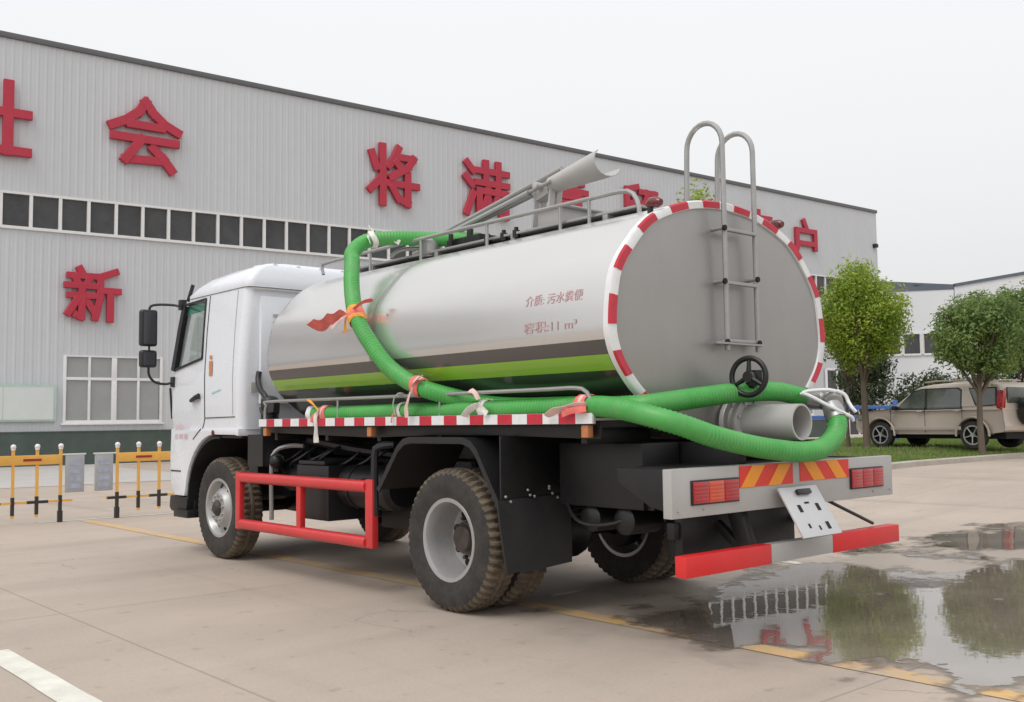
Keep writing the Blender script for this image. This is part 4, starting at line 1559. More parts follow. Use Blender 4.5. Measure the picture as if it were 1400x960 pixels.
# rear wall pressings and grille
for (y0, y1, z0, z1) in ((.35, .95, 1.55, 2.62), (-.3, .28, 1.55, 2.62), (-.95, -.36, 1.55, 2.62)):
    b = MB()
    b.bx(5.385, 5.44, y0, y1, z0, z1)
    part('rear_pressing', b, M['white_paint'], cab, bevel=.014)
for (z, m_) in ((2.43, M['grey_paint']), (2.36, M['grey_paint'])):
    b = MB()
    b.bx(5.372, 5.386, .55, .82, z - .012, z + .012)
    part('vent_slot', b, m_, cab, smooth=0)
b = MB()
b.bx(5.41, 5.43, .955, 1.04, 1.66, 1.76)
part('latch', b, M['grey_paint'], cab, bevel=.004)
b = MB()
b.beam((5.375, -1.0, 2.685), (5.375, 1.04, 2.685), .012, .02)
part('roof_seam', b, M['grey_paint'], cab, smooth=0)
# door prints
def flat_text(txt, x0, x1, zc, h, m_, y=1.150):
    me = text_mesh(txt, .0)
    xs = [v.co.x for v in me.vertices]; ys = [v.co.y for v in me.vertices]
    a0, a1, b0, b1 = min(xs), max(xs), min(ys), max(ys)
    for v in me.vertices:
        v.co = (x0 + (x1 - x0) * (v.co.x - a0) / (a1 - a0), y, zc + ((v.co.y - b0) / (b1 - b0) - .5) * h)
    me.materials.clear(); me.materials.append(m_)
    return put('door_lettering', me, cab)
flat_text('准载3人', 6.97, 6.62, 1.33, .06, M['sticker_pink'])
flat_text('总质量', 6.97, 6.62, 1.23, .06, M['sticker_pink'])
b = MB()
b.bx(6.06, 6.13, 1.1435, 1.146, 1.85, 2.0)
b.bx(6.075, 6.115, 1.1435, 1.147, 2.02, 2.06)
part('door_sticker', b, M['sticker_orange'], cab, smooth=0)
b = MB()
b.prism([(6.07, 1.665), (5.86, 1.70), (5.86, 1.712), (6.07, 1.68)], 'y', 1.1445, 1.1465)
part('door_sticker', b, M['sticker_green'], cab, smooth=0)
# mirrors (left side of the cab, the one in view) and its twin
for s_ in (1, -1):
    mi = MB()
    yj = s_ * 1.07
    mi.tube(spline([(6.90, yj, 2.62), (7.0, s_ * 1.14, 2.66), (7.08, s_ * 1.30, 2.665), (7.1, s_ * 1.38, 2.64), (7.1, s_ * 1.385, 2.58)], .03), .014, 8)
    mi.tube(spline([(7.03, s_ * 1.12, 1.83), (7.08, s_ * 1.20, 1.80), (7.1, s_ * 1.32, 1.82), (7.1, s_ * 1.385, 1.90), (7.1, s_ * 1.39, 2.02)], .03), .014, 8)
    mi.tube([(7.1, s_ * 1.385, 1.98), (7.1, s_ * 1.39, 2.6)], .012, 8)
    mi.box((6.93, s_ * 1.09, 2.66), (.08, .06, .11))
    mi.tube([(6.90, s_ * 1.04, 2.70), (6.84, s_ * 1.01, 2.88)], .022, 8)
    mi.box((7.03, s_ * 1.135, 1.82), (.08, .05, .11))
    ma_ = part('mirror_arm', mi, M['black_plastic'], smooth=40)
    for (cz, h, w) in ((2.405, .40, .185), (2.07, .19, .18)):
        b = MB()
        b.box((7.10, s_ * 1.40, cz), (.09, w, h))
        part('mirror_housing', b, M['black_plastic'], ma_, bevel=.035, seg=3)
        b = MB()
        b.box((7.052, s_ * 1.40, cz), (.003, w - .05, h - .05))
        part('mirror_glass', b, M['silver'], ma_, smooth=0)
# intake snorkel and air cleaner behind the cab
b = MB()
b.tube(spline([(5.36, .98, 1.86), (5.34, 1.0, 1.78), (5.25, 1.02, 1.68), (5.14, 1.02, 1.6), (5.12, 1.0, 1.45), (5.12, 1.0, 1.25)], .03), .028, 10)
b.cyl((5.14, .98, 1.20), (5.14, .98, 1.58), .085, 16)
b.ball((5.14, .98, 1.58), .085, 12, sq=(1, 1, .5))
b.box((5.20, .92, 1.10), (.30, .36, .30))
b.tube(spline([(5.18, 1.05, 1.5), (5.1, 1.08, 1.46), (5.03, 1.05, 1.40), (5.0, .95, 1.2)], .03), .018, 8)
b.box((5.02, 1.0, 1.50), (.07, .08, .10), 0, (.2, .1, .3))
part('air_intake', b, M['black_plastic'], smooth=40)

# ---------------------------------------------------------------- green suction hoses and the cloth ties
HR = .064
def hose_mesh(path, r=HR, pitch=.03, n=18):
    pts = spline(path, pitch / 2)
    rs = [r + (.0025 if i % 2 else -.0025) for i in range(len(pts))]
    b = MB()
    b.tube(pts, rs, n)
    return b, pts
up_path = [(3.0, .10, 2.92), (3.35, .28, 2.96), (3.62, .50, 2.985), (3.74, .72, 2.965), (3.76, .84, 2.91), (3.69, .97, 2.81), (3.58, 1.04, 2.71), (3.44, 1.135, 2.56), (3.30, 1.215, 2.38), (3.17, 1.262, 2.20),
           (2.98, 1.275, 2.0), (2.72, 1.255, 1.77), (2.40, 1.215, 1.615), (2.12, 1.12, 1.53), (1.85, 1.02, 1.47), (1.5, .985, 1.445), (1.0, .985, 1.44),
           (.62, 1.03, 1.43), (.40, 1.0, 1.435), (.33, .83, 1.455), (.32, .47, 1.49), (.32, .22, 1.512), (.30, -.05, 1.525), (.29, -.28, 1.525), (.27, -.46, 1.50), (.22, -.58, 1.475)]
hz_ = thing('suction_hose', 'green ribbed hose draped over the silver tank from its top to the deck', 'hose', (3.17, 1.26, 1.4))
b, pts1 = hose_mesh(up_path)
b.build('hose_body', M['hose'], hz_, loc=-Vector(hz_.location))
low_path = [(4.05, 1.115, 1.43), (3.4, 1.115, 1.428), (2.6, 1.115, 1.43), (1.8, 1.12, 1.428), (1.1, 1.115, 1.43), (.7, 1.14, 1.435), (.42, 1.185, 1.415), (.18, 1.17, 1.365), (.04, 1.06, 1.31), (-.01, .85, 1.245), (-.035, .5, 1.180),
            (-.07, .2, 1.142), (-.085, 0, 1.132), (-.075, -.2, 1.15), (-.04, -.40, 1.215), (.0, -.52, 1.31), (.05, -.555, 1.40)]
hl_ = thing('suction_hose', 'green ribbed hose lying along the deck edge and sagging below the outlet pipe', 'hose', (2, 1.115, 1.4))
b, pts2 = hose_mesh(low_path)
b.build('hose_body', M['hose'], hl_, loc=-Vector(hl_.location))
b = MB()
b.tube([(4.04, 1.115, 1.43), (4.09, 1.115, 1.43), (4.13, 1.115, 1.43), (4.15, 1.115, 1.43)], [.069, .069, .06, .03], 16)
b.ball((4.12, 1.12, 1.46), .045, 10)
b.build('end_cap', M['white_plastic'], hl_, loc=-Vector(hl_.location))
for pth, owner in ((pts1, hz_), (pts2, hl_)):
    b = MB()
    p1, p0 = pth[-1], pth[-5]
    d = (p1 - p0).normalized()
    b.tube([p1 - d * .07, p1, p1 + d * .05], [.071, .071, .062], 18)
    b.build('coupling_sleeve', M['steel'], owner, loc=-Vector(owner.location))
cp = thing('hose_coupling', 'metal hose coupling with bent white lever handles at the right rear of the tank', 'coupling', (.12, -.60, 1.44))
LO = -Vector(cp.location)
b = MB()
b.tube([(.22, -.60, 1.475), (.17, -.64, 1.47), (.10, -.64, 1.46), (.055, -.585, 1.44)], [.06, .075, .075, .06], 16)
b.ball((.13, -.65, 1.47), .08, 14)
b.build('coupling_body', M['steel'], cp, loc=LO)
for pts in ([(.20, -.40, 1.50), (.18, -.44, 1.525), (.10, -.56, 1.535), (.06, -.64, 1.52)],
            [(.16, -.36, 1.51), (.10, -.36, 1.49), (.04, -.43, 1.44), (-.03, -.53, 1.38), (-.06, -.60, 1.345), (-.06, -.62, 1.315)],
            [(.06, -.62, 1.53), (.02, -.66, 1.50), (.00, -.67, 1.45), (-.04, -.645, 1.41), (-.06, -.66, 1.38)]):
    b = MB()
    b.tube(spline(pts, .02), .013, 8)
    b.build('lever_handle', M['tape_white'], cp, loc=LO)
b = MB()
b.tube([(.10, -.70, 1.35), (.13, -.66, 1.44)], .03, 10)
b.build('latch', M['iron'], cp, loc=LO)

def near(pts, p):
    i = min(range(len(pts)), key=lambda k_: (pts[k_] - Vector(p)).length)
    i = min(max(i, 2), len(pts) - 3)
    return pts[i], (pts[i + 2] - pts[i - 2]).normalized()
def cloth_strip(pts, w, up, seed=0):
    """a crumpled strip of cloth following the points"""
    P = spline(pts, .02)
    secs = []
    for i, p in enumerate(P):
        t = (P[min(i + 1, len(P) - 1)] - P[max(i - 1, 0)]).normalized()
        a = up + 0.22 * sin(i * .55 + seed)
        u, v = frame_of(t)
        s_ = u * cos(a) + v * sin(a)
        n_ = t.cross(s_)
        ww = w * (.55 + .5 * i / len(P) + .14 * sin(i * .6 + seed))
        secs.append([p - s_ * ww / 2 + n_ * .002, p + n_ * .006, p + s_ * ww / 2 + n_ * .002, p + s_ * ww / 2 - n_ * .001, p + n_ * .002, p - s_ * ww / 2 - n_ * .001])
    b = MB()
    b.loft(secs)
    return b
def tie(name, label, pts, at, mats, tails, width=.05, group='cloth ties on the hoses'):
    c, d = near(pts, at)
    root = thing(name, label, 'cloth tie', c, 0, group)
    u, v = frame_of(d)
    b = MB()
    rr = random.Random(hash(label) % 1000 if False else len(label))
    nr = 7
    rows = []
    for q in range(nr):
        row = []
        for k_ in range(28):
            a = 2 * pi * k_ / 28
            rad = HR + .006 + .010 * abs(noise.noise(Vector((cos(a) * 2.2, sin(a) * 2.2, q * .8 + len(label))))) + (.004 if 0 < q < nr - 1 else -.004)
            off = d * ((q - (nr - 1) / 2) * width * .30 + .010 * sin(a * 2 + q))
            row.append(c + off + (u * cos(a) + v * sin(a)) * rad)
        rows.append(row)
    for q in range(nr - 1):
        b.loft(rows[q:q + 2], mi=(q // 2) % len(mats), caps=False)
    b.build('wrap', mats, root, loc=-c)
    for i, (pp, w, m_) in enumerate(tails):
        cloth_strip(pp, w, .6 + i, i).build('tail', m_, root, loc=-c, smooth=50)
    return root
tie('cloth_tie', 'red and yellow cloth wound round the hose on the tank side, long red tail', pts1, (3.16, 1.26, 2.2), [M['ribbon_yellow'], M['ribbon_red'], M['ribbon_yellow']],
    [([(3.20, 1.33, 2.22), (3.35, 1.32, 2.225), (3.55, 1.30, 2.19), (3.80, 1.30, 2.155)], .13, M['ribbon_red']),
     ([(3.20, 1.33, 2.21), (3.32, 1.33, 2.17), (3.48, 1.31, 2.12)], .035, M['ribbon_pink']),
     ([(3.12, 1.32, 2.25), (3.05, 1.28, 2.30), (2.97, 1.22, 2.32)], .045, M['ribbon_red']),
     ([(3.20, 1.34, 2.19), (3.22, 1.335, 2.12), (3.21, 1.33, 2.06)], .03, M['ribbon_yellow'])], .075)
tie('cloth_tie', 'pale pink and red cloth knotted where the hose meets the deck rail', pts1, (2.40, 1.21, 1.62), [M['ribbon_red'], M['ribbon_pink']],
    [([(2.42, 1.27, 1.60), (2.36, 1.28, 1.65), (2.28, 1.27, 1.69)], .06, M['ribbon_pink']),
     ([(2.42, 1.27, 1.58), (2.46, 1.265, 1.52), (2.50, 1.255, 1.45), (2.50, 1.25, 1.38)], .05, M['ribbon_pink'])], .05)
tie('cloth_tie', 'red cloth knot with a white tail hanging below the front of the deck', pts2, (3.86, 1.115, 1.43), [M['ribbon_red'], M['ribbon_pink']],
    [([(3.86, 1.20, 1.46), (3.87, 1.225, 1.40), (3.86, 1.225, 1.32), (3.86, 1.225, 1.25), (3.86, 1.22, 1.17)], .04, M['ribbon_white']),
     ([(3.86, 1.20, 1.44), (3.92, 1.222, 1.40), (3.94, 1.222, 1.34)], .05, M['ribbon_red']),
     ([(3.86, 1.20, 1.46), (3.96, 1.2, 1.52), (4.06, 1.19, 1.56)], .025, M['ribbon_yellow'])], .06)
tie('cloth_tie', 'white cloth loop over the deck rail left of the pink knot', pts2, (2.72, 1.115, 1.43), [M['ribbon_white']],
    [([(2.72, 1.20, 1.40), (2.73, 1.215, 1.48), (2.70, 1.21, 1.56), (2.66, 1.18, 1.57), (2.64, 1.14, 1.53)], .03, M['ribbon_white']),
     ([(2.74, 1.20, 1.42), (2.74, 1.222, 1.38), (2.74, 1.222, 1.33)], .02, M['ribbon_red'])], .025)
tie('cloth_tie', 'grubby white cloth knot on the middle of the deck rail', pts2, (1.72, 1.12, 1.43), [M['ribbon_white']],
    [([(1.72, 1.20, 1.47), (1.80, 1.22, 1.43), (1.86, 1.225, 1.38)], .06, M['ribbon_white']),
     ([(1.72, 1.20, 1.47), (1.66, 1.22, 1.44), (1.60, 1.225, 1.40)], .05, M['ribbon_white']),
     ([(1.72, 1.20, 1.50), (1.76, 1.20, 1.55), (1.84, 1.18, 1.57)], .05, M['ribbon_pink'])], .04)
tie('cloth_tie', 'red and white cloth strip tied at the rear end of the deck', pts2, (.74, 1.135, 1.435), [M['ribbon_red'], M['ribbon_pink'], M['ribbon_red']],
    [([(.66, 1.22, 1.45), (.78, 1.24, 1.44), (.92, 1.235, 1.41), (1.02, 1.225, 1.375)], .05, M['ribbon_pink']),
     ([(.66, 1.22, 1.42), (.76, 1.24, 1.41), (.86, 1.235, 1.40)], .06, M['ribbon_red'])], .06)
tie('cloth_tie', 'white rag knotted on the top bend of the green hose', pts1, (3.74, .72, 2.965), [M['ribbon_white']],
    [([(3.74, .72, 3.03), (3.78, .72, 3.07), (3.80, .70, 3.09)], .06, M['ribbon_white']),
     ([(3.74, .70, 3.03), (3.66, .62, 2.99), (3.58, .54, 2.93)], .04, M['ribbon_white']),
     ([(3.74, .74, 3.02), (3.70, .80, 2.97), (3.66, .80, 2.90)], .04, M['ribbon_white'])], .03)

# ---------------------------------------------------------------- the grey factory hall
HX, HY, HA = 33.0, -8.0, radians(-93.8)
hall = thing('factory_hall', 'long grey corrugated factory hall with big red characters and a dark strip of windows', 'factory', (HX, HY, 0), HA)
TL, TR, HH = -42.0, 48.4, 14.80
def zb(t): return 8.20 + .0105 * (t + 4)        # sill of the high window strip
def zt(t): return 9.43 + .0155 * (t + 4)        # its head
# local axes: x along the front to the right, y into the hall, z up
def ribbed(name, zlo, zhi, t0, t1, y0=0.0, pitch=.27, d=.013):
    b = MB()
    secs = []
    t = t0
    prof = []
    while t < t1:
        for f, dd in ((0, 0), (.60, 0), (.70, d), (.90, d)):
            prof.append((min(t + pitch * f, t1), y0 - dd))
        t += pitch
    prof.append((t1, y0))
    vs, fs = [], []
    for (t, y) in prof:
        vs += [(t, y, zlo(t)), (t, y, zhi(t))]
    fs = [(2 * i, 2 * i + 2, 2 * i + 3, 2 * i + 1) for i in range(len(prof) - 1)]
    b.add(vs, fs)
    return b.build(name, M['wall'], hall, fix=False, smooth=0)
WIN = [(-2.17 + 6.6 * q, 1.29 + 6.6 * q) for q in range(-2, 7)]
ribbed('upper_cladding', zt, lambda t: HH, TL, TR)
# lower cladding, in pieces round the ground-floor windows
segs, t = [], TL
for a, c in WIN:
    segs.append((t, a))
    t = c
segs.append((t, TR))
for a, c in segs:
    ribbed('lower_cladding', lambda t: 1.15, zb, a, c)
for a, c in WIN:
    ribbed('lower_cladding', lambda t: 3.86, zb, a, c)
    ribbed('lower_cladding', lambda t: 1.15, lambda t: 1.46, a, c)
b = MB()
b.bx(TL, TR + .02, -.05, .4, -1, 1.15)
b.bx(TL, TR + .03, -.07, .4, 1.15, 1.19)
b.build('base_wall', M['base_green'], hall, smooth=0)
b = MB()
b.bx(TL, TR + .06, -.09, .5, HH, 15.0)
b.build('coping', M['coping'], hall, bevel=.02)
b = MB()
b.bx(TL, TR, .35, 60, HH - .4, HH - .1)
b.build('roof', M['coping'], hall, smooth=0)
b = MB()
b.bx(TR - .3, TR, .05, 60, -1, HH - .02)
b.bx(TL, TL + .3, .05, 60, -1, HH - .02)
b.bx(TL, TR, 59.7, 60, -1, HH - .02)
b.build('side_wall', M['wall'], hall, smooth=0)
# high window strip: dark panes between white mullions
b = MB()
for q in range(19):
    a, c = TL + (TR - TL) * q / 19, TL + (TR - TL) * (q + 1) / 19
    for (f0, f1, dd) in ((lambda t: zt(t) - .06, lambda t: zt(t) + .02, .05), (lambda t: zb(t) - .05, lambda t: zb(t) + .05, .08)):
        b.add([(a, -dd, f0(a)), (c, -dd, f0(c)), (c, -dd, f1(c)), (a, -dd, f1(a)), (a, .12, f0(a)), (c, .12, f0(c)), (c, .12, f1(c)), (a, .12, f1(a))],
              [(0, 1, 2, 3), (3, 2, 6, 7), (0, 4, 5, 1)])
b.build('strip_frame', M['frame_white'], hall, fix=False, smooth=0)
PITCH = .955
x = -4.27 - PITCH * 39
while x < TR - .5:
    z0, z1 = zb(x) + .05, zt(x + PITCH) - .05
    b = MB()
    yo = random.uniform(0, .006)
    b.add([(x + .04, .05 + yo, z0), (x + PITCH - .04, .05 - yo, z0), (x + PITCH - .04, .05 - yo, z1), (x + .04, .05 + yo, z1)], [(0, 1, 2, 3)])
    b.build('strip_pane', M['glass_band'], hall, fix=False, smooth=0)
    b = MB()
    b.bx(x - .055, x + .055, -.045, .10, z0 - .02, z1 + .02)
    b.build('mullion', M['frame_white'], hall, smooth=0)
    x += PITCH
b = MB()
b.bx(TL, TR - .3, .45, .5, 7.9, 10.6)
b.build('strip_backing', M['dark_hole'], hall, smooth=0)
# ground-floor windows
for (a, c) in WIN:
    fr = MB()
    fr.bx(a, a + .10, -.06, .06, 1.46, 3.86)
    fr.bx(c - .10, c, -.06, .06, 1.46, 3.86)
    fr.bx(a + .10, c - .10, -.06, .06, 1.46, 1.56)
    fr.bx(a + .10, c - .10, -.06, .06, 3.80, 3.86)
    fr.bx(a + .10, c - .10, -.05, .05, 2.98, 3.08)
    w_ = fr.build('window', M['frame_white'], hall, bevel=.006)
    mid = (a + c) / 2
    xs = [a + .10, a + .10 + (mid - a - .18) / 2, mid - .08, mid + .08, mid + .08 + (c - mid - .18) / 2, c - .10]
    for q, (p, w) in enumerate(((xs[1], .08), (mid, .18), (xs[4], .08))):
        m_ = MB()
        m_.bx(p - w / 2, p + w / 2, -.055, .045, 1.56, 2.98)
        m_.build('window_mullion', M['frame_white'], w_, bevel=.004)
        m_ = MB()
        m_.bx(p - w / 2, p + w / 2, -.055, .045, 3.08, 3.80)
        m_.build('window_mullion', M['frame_white'], w_, bevel=.004)
    for (p0, p1) in ((xs[0], xs[1]), (xs[1], mid), (mid, xs[4]), (xs[4], xs[5])):
        for (z0, z1) in ((1.56, 2.98), (3.08, 3.80)):
            m_ = MB()
            m_.bx(p0 + .02, p1 - .02, .01, .025, z0, z1)
            m_.build('pane', M['glass_ground'], w_, smooth=0)
    s_ = MB()
    s_.bx(a - .06, c + .06, -.12, .0, 1.40, 1.46)
    s_.build('sill', M['frame_white'], w_, bevel=.006)
# notice board to the left of the window
b = MB()
b.bx(-6.9, -2.40, -.14, -.03, 1.53, 2.80)
nb = b.build('notice_board', M['notice_frame'], hall, bevel=.01)
for (a, c) in ((-6.82, -5.45), (-5.43, -4.1), (-4.08, -2.50)):
    b = MB()
    b.bx(a, c, -.148, -.141, 1.60, 2.70)
    b.build('notice_sheet', M['notice'], nb, smooth=0)
# small wall lamp by the right corner
b = MB()
b.bx(TR - .5, TR - .2, -.25, 0, 13.05 - .6, 13.3 - .6)
b.build('wall_lamp', M['black_plastic'], hall, bevel=.03)
# white-framed entrance at the right end
b = MB()
for xx in (42.2, 43.3, 44.4, 45.5, 46.6):
    b.bx(xx - .09, xx + .09, -.12, -.06, .05, 4.3)
for zz in (.12, 3.0, 4.3):
    b.bx(42.2, 46.6, -.125, -.06, zz - .08, zz + .08)
en = b.build('entrance', M['frame_white'], hall, bevel=.01)
for q in range(4):
    for z0, z1 in ((.2, 2.92), (3.08, 4.22)):
        b = MB()
        b.bx(42.29 + 1.1 * q, 43.21 + 1.1 * q, -.085, -.07, z0, z1)
        b.build('entrance_pane', M['glass_band'], en, smooth=0)
# big red raised characters
STROKES = {
 '会': [[(.5, 1), (.40, .84), (.2, .68), (.0, .58)], [(.5, 1), (.62, .84), (.8, .69), (1, .60)], [(.27, .63), (.75, .63)], [(.03, .42), (.97, .42)], [(.44, .42), (.2, .09), (.76, .12)], [(.62, .30), (.78, .16), (.91, .0)]],
 '社': [[(.18, 1), (.28, .86)], [(.03, .75), (.40, .75), (.22, .5), (.0, .34)], [(.23, .58), (.23, 0)], [(.28, .52), (.42, .38)], [(.5, .60), (1, .60)], [(.74, 1), (.74, .05)], [(.44, .06), (1, .06)]],
 '新': [[(.24, 1), (.31, .88)], [(.05, .86), (.53, .86)], [(.16, .82), (.21, .68)], [(.43, .82), (.37, .68)], [(.0, .66), (.56, .66)], [(.05, .46), (.53, .46)], [(.28, .66), (.28, .02), (.18, .06)], [(.18, .36), (.03, .10)], [(.38, .36), (.52, .14)], [(.94, .98), (.64, .86), (.64, .45), (.55, .02)], [(.64, .58), (1, .58)], [(.84, .58), (.84, 0)]],
 '将': [[(.05, .86), (.14, .62)], [(.02, .22), (.27, .48)], [(.27, 1), (.27, 0)], [(.60, 1), (.5, .8), (.40, .68)], [(.55, .85), (.92, .85), (.80, .68), (.45, .48)], [(.56, .74), (.68, .62)], [(.38, .36), (1, .36)], [(.80, .54), (.80, .03), (.66, .08)], [(.48, .28), (.60, .10)]],
 '满': [[(.03, .96), (.17, .82)], [(.0, .69), (.14, .56)], [(.17, .38), (.02, .02)], [(.26, .84), (1, .84)], [(.48, 1), (.48, .72)], [(.78, 1), (.78, .72)], [(.26, .61), (1, .61)], [(.31, .45), (.31, 0)], [(.31, .45), (.97, .45), (.97, .01), (.86, .02)], [(.52, .61), (.52, .4), (.42, .12)], [(.52, .32), (.60, .14)], [(.76, .61), (.76, .4), (.66, .12)], [(.76, .32), (.86, .14)]],
 '意': [[(.5, 1), (.5, .92)], [(.1, .88), (.9, .88)], [(.3, .84), (.36, .74)], [(.7, .84), (.64, .74)], [(0, .70), (1, .70)], [(.2, .58), (.8, .58), (.8, .31), (.2, .31), (.2, .58)], [(.2, .445), (.8, .445)], [(.08, .21), (.02, .02)], [(.28, .23), (.30, .04), (.7, .04), (.74, .14)], [(.46, .25), (.54, .14)], [(.84, .23), (.97, .06)]],
 '留': [[(.40, 1), (.1, .92), (.1, .60), (.42, .68)], [(.3, .78), (.44, .58)], [(.5, .9), (.97, .9), (.92, .58), (.78, .58)], [(.71, .9), (.65, .7), (.5, .56)], [(.12, .46), (.88, .46), (.88, 0), (.12, 0), (.12, .46)], [(.12, .23), (.88, .23)], [(.5, .46), (.5, 0)]],
 '给': [[(.25, 1), (.08, .75), (.3, .72), (.05, .45), (.36, .5)], [(.0, .13), (.4, .25)], [(.7, 1), (.55, .8), (.4, .66)], [(.7, 1), (.85, .8), (1, .66)], [(.55, .6), (.86, .6)], [(.5, .42), (.92, .42), (.92, .02), (.5, .02), (.5, .42)]],
 '客': [[(.5, 1), (.5, .9)], [(.05, .70), (.05, .86), (.95, .86), (.95, .70)], [(.42, .8), (.2, .55)], [(.38, .7), (.75, .7), (.4, .42), (.0, .3)], [(.36, .62), (.6, .46), (1, .32)], [(.26, .28), (.76, .28), (.76, 0), (.26, 0), (.26, .28)]],
 '户': [[(.46, 1), (.55, .84)], [(.16, .76), (.92, .76), (.92, .34)], [(.16, .44), (.92, .44)], [(.16, .76), (.16, .35), (.03, .0)]],
}
def sign_char(ch, tc, zc, w=2.72, h=2.80, sw=.124):
    b = MB()
    k_ = 0
    for line in STROKES[ch]:
        P = [Vector(((x * (1 - sw) + sw / 2 - .5) * w, (z * (1 - sw) + sw / 2 - .5) * h)) for x, z in line]
        for a, c in zip(P, P[1:]):
            d = (c - a).normalized()
            horiz = abs(d.x)
            ww = sw * w * (.92 if horiz > .95 else 1.0)
            n_ = Vector((-d.y, d.x)) * ww / 2
            a2, c2 = a - d * ww * .48, c + d * ww * .48
            q = [a2 - n_, c2 - n_, c2 + n_, a2 + n_]
            y1 = -.15 - .004 * (k_ % 9)
            k_ += 1
            b.add([(p.x, 0, p.y) for p in q] + [(p.x, y1, p.y) for p in q], [(0, 1, 2, 3), (7, 6, 5, 4), (0, 4, 5, 1), (1, 5, 6, 2), (2, 6, 7, 3), (3, 7, 4, 0)])
    o = b.build('sign_character', M['letter'], hall, loc=(tc, -.06, zc), bevel=.012, seg=1)
    o['label'] = 'red sign character ' + ch + (' on the lower wall' if zc < 8 else ' on the upper wall')
    return o
for ch, tc, zc in (('社', -4.70, 11.9), ('会', .52, 12.14), ('将', 11.2, 12.08), ('满', 16.24, 12.15), ('意', 21.25, 12.25), ('留', 26.30, 12.35), ('给', 31.3, 12.2), ('客', 36.0, 12.2), ('户', 40.45, 12.12)):
    sign_char(ch, tc, zc)
sign_char('新', -1.25, 6.05, 2.0, 2.0)

# ---------------------------------------------------------------- white hall far right
wh = thing('white_hall', 'white metal clad hall with a dark roof edge behind the trees at the right', 'factory', (30.0, -69.2, 0), 0)
base = Vector((30.0, -69.2, 0))
A = Vector((36.5, -64.3)) - base.xy
Vv = Vector((30.4, -68.4)) - base.xy
Bv = Vector((18.0, -83.0)) - base.xy
def wallquad(b, p, q, z0, z1a, z1b, th=.25, mi=0):
    d = (q - p).normalized()
    n_ = Vector((d.y, -d.x)) * th
    vs = []
    for o_ in (Vector((0, 0)), n_):
        vs += [(p.x + o_.x, p.y + o_.y, z0), (q.x + o_.x, q.y + o_.y, z0), (q.x + o_.x, q.y + o_.y, z1b), (p.x + o_.x, p.y + o_.y, z1a)]
    b.add(vs, [(0, 1, 2, 3), (7, 6, 5, 4), (0, 4, 5, 1), (1, 5, 6, 2), (2, 6, 7, 3), (3, 7, 4, 0)], mi)
b = MB()
wallquad(b, A, Vv, -1, 10.75, 10.9)
wallquad(b, Vv, Bv, -1, 10.9, 14.0)
b.build('wall', M['white_hall'], wh, smooth=0)
b = MB()
b.beam((Vv.x, Vv.y, 11.0), (Bv.x, Bv.y, 14.1), .7, .22)
b.add([(A.x, A.y, 10.9), (Vv.x, Vv.y, 11.0), (Vv.x + 2.0, Vv.y + 1.8, 11.12), (A.x + 8, A.y + 1, 12.4), (A.x + .5, A.y, 10.8), (Vv.x + .5, Vv.y, 10.9), (Vv.x + 2.5, Vv.y + 1.8, 11.0), (A.x + 8.5, A.y + 1, 12.2)],
      [(0, 1, 2, 3), (7, 6, 5, 4), (0, 4, 5, 1), (1, 5, 6, 2), (2, 6, 7, 3), (3, 7, 4, 0)])
wallquad(b, A, Vv, 10.7, 11.75, 11.05, .3)
b.build('roof', M['roof_dark'], wh, smooth=0)
d_ = (Vv - A).normalized()
n_ = Vector((-d_.y, d_.x))
if n_.dot(Vector((-1, 1))) < 0: n_ = -n_
for q in range(-1, 5):
    p = A.lerp(Vv, .12 + q * .19)
    e = p + d_ * 1.25
    b = MB()
    z0, z1 = 5.9, 7.5
    fr = [p + n_ * .31, e + n_ * .31]
    b.beam((fr[0].x, fr[0].y, z0), (fr[1].x, fr[1].y, z0), .12, .14)
    b.beam((fr[0].x, fr[0].y, z1), (fr[1].x, fr[1].y, z1), .12, .14)
    b.beam((fr[0].x, fr[0].y, z0), (fr[0].x, fr[0].y, z1), .14, .12)
    b.beam((fr[1].x, fr[1].y, z0), (fr[1].x, fr[1].y, z1), .14, .12)
    w_ = b.build('window', M['frame_white'], wh, smooth=0)
    b = MB()
    p2, e2 = p + n_ * .29, e + n_ * .29
    b.add([(p2.x, p2.y, z0), (e2.x, e2.y, z0), (e2.x, e2.y, z1), (p2.x, p2.y, z1)], [(0, 1, 2, 3)])
    b.build('pane', M['glass_band'], w_, smooth=0)

